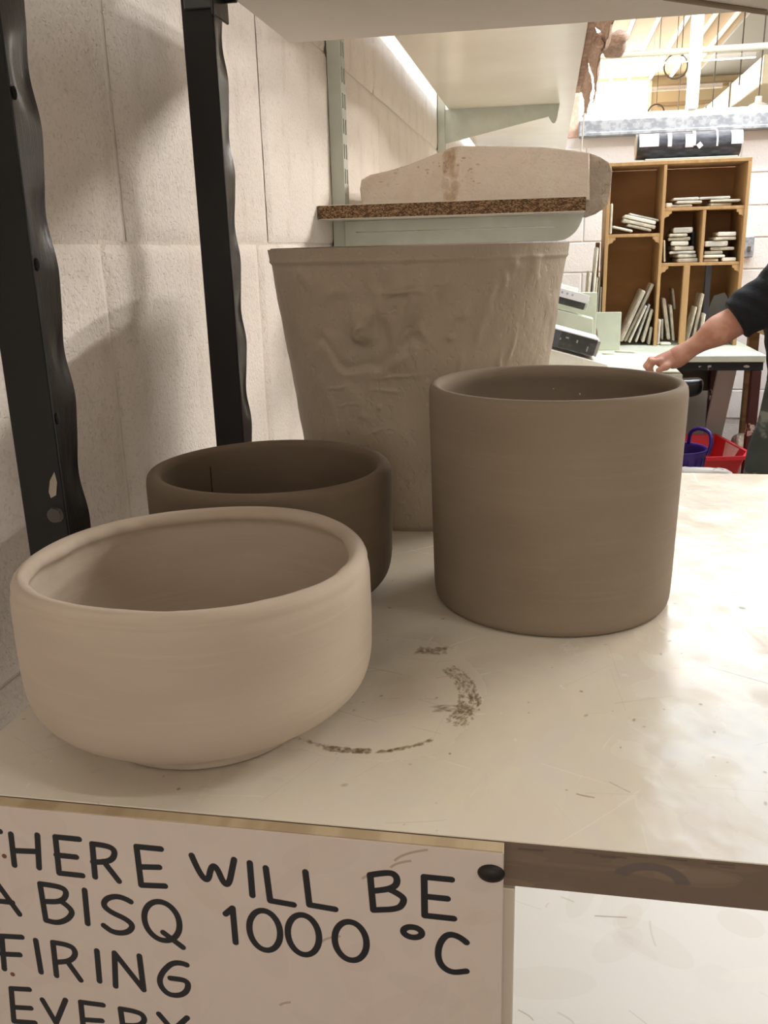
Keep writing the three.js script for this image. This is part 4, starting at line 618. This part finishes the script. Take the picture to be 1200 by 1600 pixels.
{
  const t = thing('red_tray', 'red plastic mixing tray splashed with white plaster', 'tray', [0, 0.289, 0]);
  const rim = [[0.50, -3.125], [0.838, -3.185], [0.872, -3.28], [0.80, -3.66], [0.44, -3.60]], cx = 0.68, cz = -3.38, Hh = 0.148;
  const at = (q, k, y) => [cx + (q[0] - cx) * k, y, cz + (q[1] - cz) * k];
  const shell = (k0, k1, y0, y1, flip) => { const pos = []; for (let i = 0; i < 5; i++) { const a = rim[i], b = rim[(i + 1) % 5], A = at(a, k0, y0), B = at(b, k0, y0), C = at(b, k1, y1), D = at(a, k1, y1); for (const q of flip ? [A, C, B, A, D, C] : [A, B, C, A, C, D]) pos.push(...q); } const g = new THREE.BufferGeometry(); g.setAttribute('position', new THREE.Float32BufferAttribute(pos, 3)); g.computeVertexNormals(); return uvm(g); };
  const cap = (k, y) => { const pos = [], c = [cx, y, cz]; for (let i = 0; i < 5; i++) pos.push(...c, ...at(rim[i], k, y), ...at(rim[(i + 1) % 5], k, y)); const g = new THREE.BufferGeometry(); g.setAttribute('position', new THREE.Float32BufferAttribute(pos, 3)); g.computeVertexNormals(); return uvm(g); };
  mesh('tray_shell', [shell(0.72, 0.955, 0, Hh, false), shell(0.70, 0.935, 0.006, Hh, true), cap(0.72, 0), cap(0.7, 0.006)], M.red, t);
  mesh('tray_rim', [shell(0.93, 1, Hh, Hh + 0.002, true), shell(1, 1, Hh - 0.014, Hh + 0.002, false), shell(0.93, 0.955, Hh, Hh - 0.002, true)], M.red, t);
  const A = at(rim[2], 0.928, Hh - 0.004), B = at(rim[3], 0.928, Hh - 0.004), lo = (p, f) => { const q = [0.70 / 0.935, 0.006]; return [cx + (p[0] - cx) * (1 - (1 - q[0]) * f), p[1] + (q[1] - p[1]) * f, cz + (p[2] - cz) * (1 - (1 - q[0]) * f)]; };
  const mixp = (f) => [0, 1, 2].map((k) => A[k] + (B[k] - A[k]) * f), pts = [mixp(0.18), mixp(0.62), lo(mixp(0.58), 0.45), lo(mixp(0.42), 0.75), lo(mixp(0.25), 0.4)], pos = []; for (let i = 1; i < 4; i++) pos.push(...pts[0], ...pts[i], ...pts[i + 1]);
  const g = new THREE.BufferGeometry(); g.setAttribute('position', new THREE.Float32BufferAttribute(pos, 3)); g.computeVertexNormals(); uvm(g); g.translate(-0.003, 0.001, 0); mesh('plaster_splash', g, M.plaster, t);
}
function sack(name, label, mat, pos, sx, sy, sz, s) { const g = new THREE.SphereGeometry(1, 48, 32), p = g.attributes.position; for (let i = 0; i < p.count; i++) { const x = p.getX(i), y = p.getY(i), z = p.getZ(i), q = (v) => Math.sign(v) * Math.pow(Math.abs(v), 0.55), k = 1 + 0.22 * (fbm(x * 2 + 9, y * 2 + z * 1.7 + 9, 99, 99, s, 4) - 0.5); p.setXYZ(i, q(x) * sx * k, Math.max(-sy, q(y) * sy * k), q(z) * sz * k); } g.computeVertexNormals(); uvm; const t = thing(name, label, 'sack', pos); mesh('sack_body', g, mat, t); const n = tube([[sx * 0.2, sy * 0.9, sz * 0.3], [sx * 0.5, sy * 1.02, sz * 0.1], [sx * 0.75, sy * 0.85, -sz * 0.2]], Math.min(sx, sz) * 0.06, 16, 6); mesh('folded_seam', n, mat, t); return t; }
sack('white_sack', 'white crumpled sack lying in front of the red tray', M.sackWhite, [0.60, 0.381, -2.82], 0.125, 0.092, 0.032, 701);
sack('grey_sack', 'grey-beige sack standing behind the red tray near the table leg', M.sackGrey, [0.90, 0.225, -3.57], 0.055, 0.225, 0.075, 703);

// ---------------------------------------------------------------- the person leaning on the bench
function surfNets(f, lo, hi, cell) {
  const n = [0, 1, 2].map((k) => Math.ceil((hi[k] - lo[k]) / cell) + 1), N = n[0] * n[1] * n[2], v = new Float32Array(N), id = (i, j, k) => (k * n[1] + j) * n[0] + i;
  for (let k = 0; k < n[2]; k++) for (let j = 0; j < n[1]; j++) for (let i = 0; i < n[0]; i++) v[id(i, j, k)] = f(lo[0] + i * cell, lo[1] + j * cell, lo[2] + k * cell);
  const pos = [], nor = [], idx = [], vid = new Int32Array(N).fill(-1), E = [[0, 1], [2, 3], [4, 5], [6, 7], [0, 2], [1, 3], [4, 6], [5, 7], [0, 4], [1, 5], [2, 6], [3, 7]];
  for (let k = 0; k < n[2] - 1; k++) for (let j = 0; j < n[1] - 1; j++) for (let i = 0; i < n[0] - 1; i++) {
    const c = []; for (let q = 0; q < 8; q++) c.push(v[id(i + (q & 1), j + ((q >> 1) & 1), k + (q >> 2))]);
    const neg = c.filter((x) => x < 0).length; if (!neg || neg === 8) continue;
    let s = [0, 0, 0], m = 0; for (const [a, b] of E) if ((c[a] < 0) !== (c[b] < 0)) { const t = c[a] / (c[a] - c[b]); for (let q = 0; q < 3; q++) { const A = (a >> q) & 1, B = (b >> q) & 1; s[q] += A + (B - A) * t; } m++; }
    const P = [lo[0] + (i + s[0] / m) * cell, lo[1] + (j + s[1] / m) * cell, lo[2] + (k + s[2] / m) * cell]; vid[id(i, j, k)] = pos.length / 3; pos.push(...P);
    const e = cell * 0.6, G = [f(P[0] + e, P[1], P[2]) - f(P[0] - e, P[1], P[2]), f(P[0], P[1] + e, P[2]) - f(P[0], P[1] - e, P[2]), f(P[0], P[1], P[2] + e) - f(P[0], P[1], P[2] - e)], L = Math.hypot(...G) || 1; nor.push(G[0] / L, G[1] / L, G[2] / L);
  }
  const D = [[1, 0, 0], [0, 1, 0], [0, 0, 1]];
  for (let k = 1; k < n[2] - 1; k++) for (let j = 1; j < n[1] - 1; j++) for (let i = 1; i < n[0] - 1; i++) for (let d = 0; d < 3; d++) {
    const a = v[id(i, j, k)], b = v[id(i + D[d][0], j + D[d][1], k + D[d][2])]; if ((a < 0) === (b < 0)) continue;
    const u = D[(d + 1) % 3], w = D[(d + 2) % 3], q = [[0, 0], [1, 0], [1, 1], [0, 1]].map(([x, y]) => vid[id(i - u[0] * x - w[0] * y, j - u[1] * x - w[1] * y, k - u[2] * x - w[2] * y)]); if (q.some((x) => x < 0)) continue;
    if (a < 0) idx.push(q[0], q[1], q[2], q[0], q[2], q[3]); else idx.push(q[0], q[2], q[1], q[0], q[3], q[2]);
  }
  const g = new THREE.BufferGeometry(); g.setAttribute('position', new THREE.Float32BufferAttribute(pos, 3)); g.setAttribute('normal', new THREE.Float32BufferAttribute(nor, 3)); g.setAttribute('uv', new THREE.Float32BufferAttribute(new Float32Array((pos.length / 3) * 2).map((_, i) => pos[((i >> 1) * 3) + (i & 1)]), 2)); g.setIndex(idx); return g;
}
const cap = (a, b, ra, rb) => { const d = [b[0] - a[0], b[1] - a[1], b[2] - a[2]], L = d[0] ** 2 + d[1] ** 2 + d[2] ** 2 || 1e-9; return (x, y, z) => { const t = Math.max(0, Math.min(1, ((x - a[0]) * d[0] + (y - a[1]) * d[1] + (z - a[2]) * d[2]) / L)); return Math.hypot(x - a[0] - d[0] * t, y - a[1] - d[1] * t, z - a[2] - d[2] * t) - (ra + (rb - ra) * t); }; };
const blend = (fs, k) => (x, y, z) => { let r = fs[0](x, y, z); for (let i = 1; i < fs.length; i++) { const b = fs[i](x, y, z), h = Math.max(0, k - Math.abs(r - b)) / k; r = Math.min(r, b) - h * h * k * 0.25; } return r; };
{
  const J = { wrist: [0.466, 0.912, -2.72], elbow: [0.662, 1.045, -2.70], shoulder: [0.835, 1.222, -2.64], shoulder2: [0.93, 1.222, -2.96], elbow2: [1.03, 0.99, -3.02], wrist2: [1.0, 0.80, -3.0], chest: [0.90, 1.16, -2.79], belly: [0.93, 0.98, -2.78], pelvis: [0.94, 0.80, -2.78], hip: [0.94, 0.76, -2.70], hip2: [0.94, 0.76, -2.87], knee: [0.92, 0.41, -2.67], knee2: [0.97, 0.41, -2.90], ankle: [0.95, 0.06, -2.66], ankle2: [1.02, 0.06, -2.92], neck: [0.90, 1.265, -2.80], head: [0.835, 1.41, -2.80] };
  const skinM = std({ map: rep(mottled([214, 160, 136], [196, 138, 116], 6, 6, 801), 6), roughness: 0.6 });
  const t = thing('person', 'person in a black T-shirt and stained dark apron leaning one hand on the bench', 'person', [0, 0, 0]);
  const body = blend([cap(J.chest, J.belly, 0.115, 0.105), cap(J.belly, J.pelvis, 0.105, 0.12), cap(J.shoulder, J.shoulder2, 0.06, 0.06), cap(J.shoulder, J.elbow, 0.05, 0.041), cap(J.elbow, [0.60, 1.008, -2.705], 0.042, 0.043), cap([0.60, 1.008, -2.705], J.wrist, 0.043, 0.027), cap(J.wrist, [0.448, 0.9, -2.72], 0.027, 0.025), cap(J.shoulder2, J.elbow2, 0.05, 0.04), cap(J.elbow2, J.wrist2, 0.04, 0.027), cap(J.wrist2, [0.98, 0.73, -3.0], 0.028, 0.024), cap(J.hip, J.knee, 0.082, 0.055), cap(J.knee, J.ankle, 0.052, 0.035), cap(J.hip2, J.knee2, 0.082, 0.055), cap(J.knee2, J.ankle2, 0.052, 0.035), cap(J.chest, J.neck, 0.06, 0.045), cap(J.neck, [0.92, 1.33, -2.80], 0.043, 0.043)], 0.05);
  const handF = (() => { const fs = [cap([0.448, 0.902, -2.72], [0.415, 0.893, -2.737], 0.020, 0.0155), cap([0.448, 0.902, -2.72], [0.413, 0.893, -2.72], 0.020, 0.0165), cap([0.448, 0.900, -2.715], [0.415, 0.891, -2.702], 0.020, 0.0155)];
    const tips = []; [[-0.027, 0.93], [-0.009, 1.03], [0.009, 1], [0.026, 0.82]].forEach(([dz, l]) => { const k = [0.411, 0.894, -2.72 + dz], m = [0.411 - 0.026 * l, 0.893, -2.72 + dz * 1.12], e = [0.411 - 0.038 * l, 0.876, -2.72 + dz * 1.15], q = [0.411 - 0.032 * l, 0.8655, -2.72 + dz * 1.12]; tips.push(blend([cap(k, m, 0.0095, 0.0088), cap(m, e, 0.0088, 0.0082), cap(e, q, 0.0082, 0.0072)], 0.004)); });
    const th = blend([cap([0.447, 0.892, -2.70], [0.427, 0.879, -2.682], 0.0125, 0.0105), cap([0.427, 0.879, -2.682], [0.405, 0.868, -2.683], 0.0100, 0.0082)], 0.006);
    const palm = blend(fs, 0.016), P = blend([palm, th], 0.01); return (x, y, z) => { let r = P(x, y, z); for (const q of tips) { const b = q(x, y, z), h = Math.max(0, 0.006 - Math.abs(r - b)) / 0.006; r = Math.min(r, b) - h * h * 0.0015; } return r; }; })();
  const handBig = (x, y, z) => 1.18 * handF(0.448 + (x - 0.448) / 1.18, 0.8585 + (y - 0.8585) / 1.18, -2.72 + (z + 2.72) / 1.18);
  const headF = blend([cap([0.913, 1.40, -2.80], [0.907, 1.435, -2.80], 0.068, 0.072), cap([0.875, 1.36, -2.80], [0.895, 1.37, -2.80], 0.034, 0.045), cap([0.840, 1.40, -2.80], [0.832, 1.385, -2.80], 0.008, 0.013), cap([0.847, 1.362, -2.81], [0.847, 1.362, -2.79], 0.008, 0.008), cap([0.920, 1.39, -2.725], [0.923, 1.415, -2.722], 0.01, 0.013), cap([0.920, 1.39, -2.875], [0.923, 1.415, -2.878], 0.01, 0.013), cap([0.927, 1.31, -2.8], [0.925, 1.37, -2.8], 0.045, 0.045)], 0.022);
  const hand2 = blend([cap([0.985, 0.75, -3.0], [0.975, 0.69, -3.0], 0.028, 0.024), cap([0.968, 0.69, -3.018], [0.955, 0.63, -3.018], 0.009, 0.0075), cap([0.966, 0.69, -3.002], [0.952, 0.622, -3.002], 0.009, 0.0075), cap([0.968, 0.69, -2.985], [0.955, 0.628, -2.985], 0.009, 0.0075), cap([0.972, 0.69, -2.97], [0.962, 0.642, -2.968], 0.008, 0.007), cap([0.970, 0.735, -3.02], [0.945, 0.695, -3.028], 0.011, 0.009)], 0.008);
  mesh('body', [surfNets(body, [0.42, 0.0, -3.12], [1.14, 1.36, -2.5], 0.012), surfNets(handBig, [0.332, 0.848, -2.785], [0.484, 0.945, -2.643], 0.0032), surfNets(headF, [0.80, 1.28, -2.90], [1.01, 1.53, -2.70], 0.004), surfNets(hand2, [0.92, 0.60, -3.06], [1.03, 0.79, -2.94], 0.004)], skinM, t);
  const eye = std({ color: 0x1c1612, roughness: 0.3 }), hairM = std({ color: 0x3a2a1e, roughness: 0.8 });
  for (const z of [-2.775, -2.825]) { const s = new THREE.SphereGeometry(0.008, 12, 10); s.translate(0.8475, 1.415, z); mesh('eye', s, eye, t); }
  mesh('hair', surfNets((x, y, z) => Math.max(Math.hypot((x - 0.923) / 1.02, y - 1.432, z + 2.8) - 0.087 - 0.006 * Math.sin(x * 160) * Math.sin(z * 140), 1.405 - y + Math.max(0, 0.895 - x) * 2.2 - Math.max(0, x - 0.925) * 1.0), [0.80, 1.3, -2.92], [1.04, 1.54, -2.68], 0.006), hairM, t);
  const shirtF = blend([cap([0.885, 1.15, -2.79], [0.92, 1.0, -2.78], 0.137, 0.13), cap([0.92, 1.0, -2.78], [0.935, 0.84, -2.78], 0.13, 0.135), cap(J.shoulder, J.shoulder2, 0.076, 0.076), cap(J.shoulder, [0.70, 1.084, -2.685], 0.072, 0.064), cap([0.70, 1.084, -2.685], [0.64, 1.03, -2.70], 0.064, 0.066), cap(J.shoulder2, J.elbow2, 0.068, 0.066)], 0.07);
  const cutA = (x, y, z) => ((0.649 - x) * 0.83 + (1.047 - y) * 0.56), cutB = (x, y, z) => 1.01 - y, wr = (x, y, z) => 0.0035 * Math.sin(x * 70 + y * 45) * Math.sin(y * 60 - z * 30);
  const shirt = (x, y, z) => { const f = shirtF(x, y, z) + wr(x, y, z); const near = x < 0.76 && y < 1.16 && z > -2.78 ? cutA(x, y, z) : -1, far = z < -2.93 && x > 0.9 ? cutB(x, y, z) : -1; return Math.max(f, near, far, y - 1.305, 0.79 - y); };
  mesh('t_shirt', surfNets(shirt, [0.60, 0.77, -3.13], [1.13, 1.33, -2.5], 0.009), std({ color: 0x15171c, roughness: 0.9, bumpMap: rep(grainN, 8), bumpScale: 0.0008 }), t);
  const trM = std({ map: rep(dataTex(256, 256, (u, v) => lerp3(lerp3([88, 94, 90], [58, 63, 62], fbm(u * 6, v * 6, 6, 6, 811, 4)), [170, 170, 160], ss(0.6, 0.76, fbm(u * 9, v * 9, 9, 9, 815, 4)) * 0.7)), 3), roughness: 0.92 });
  const leg = blend([cap(J.pelvis, [0.94, 0.74, -2.78], 0.136, 0.13), cap(J.hip, J.knee, 0.098, 0.078), cap(J.knee, J.ankle, 0.078, 0.066), cap(J.hip2, J.knee2, 0.098, 0.078), cap(J.knee2, J.ankle2, 0.078, 0.066)], 0.05);
  mesh('trousers', surfNets((x, y, z) => Math.max(leg(x, y, z) + wr(x, y, z), y - 0.85, 0.07 - y), [0.74, 0.05, -3.1], [1.14, 0.88, -2.5], 0.011), trM, t);
  const apron = blend([cap([0.895, 0.86, -2.76], [0.87, 0.55, -2.73], 0.10, 0.115), cap([0.87, 0.55, -2.73], [0.84, 0.36, -2.715], 0.115, 0.13)], 0.05);
  const apF = (x, y, z) => { const o = apron(x, y, z) + 0.006 * Math.sin(z * 60 + y * 6); return Math.max(o, -(o + 0.012), x - 0.94, y - 0.88, 0.33 - y); };
  mesh('apron', surfNets(apF, [0.67, 0.31, -2.92], [0.98, 0.9, -2.56], 0.006), trM, t);
  for (const [a, dx] of [[J.ankle, -0.05], [J.ankle2, -0.05]]) mesh('shoe', surfNets((x, y, z) => Math.max(blend([cap([a[0] + 0.02, 0.05, a[2]], [a[0] - 0.11, 0.034, a[2]], 0.046, 0.034), cap([a[0], 0.05, a[2]], [a[0], 0.1, a[2]], 0.045, 0.042)], 0.03)(x, y, z), 0.002 - y), [a[0] - 0.17, -0.01, a[2] - 0.07], [a[0] + 0.1, 0.12, a[2] + 0.07], 0.008), std({ color: 0x1c1a18, roughness: 0.7 }), t);
}

renderer.render(scene, camera);
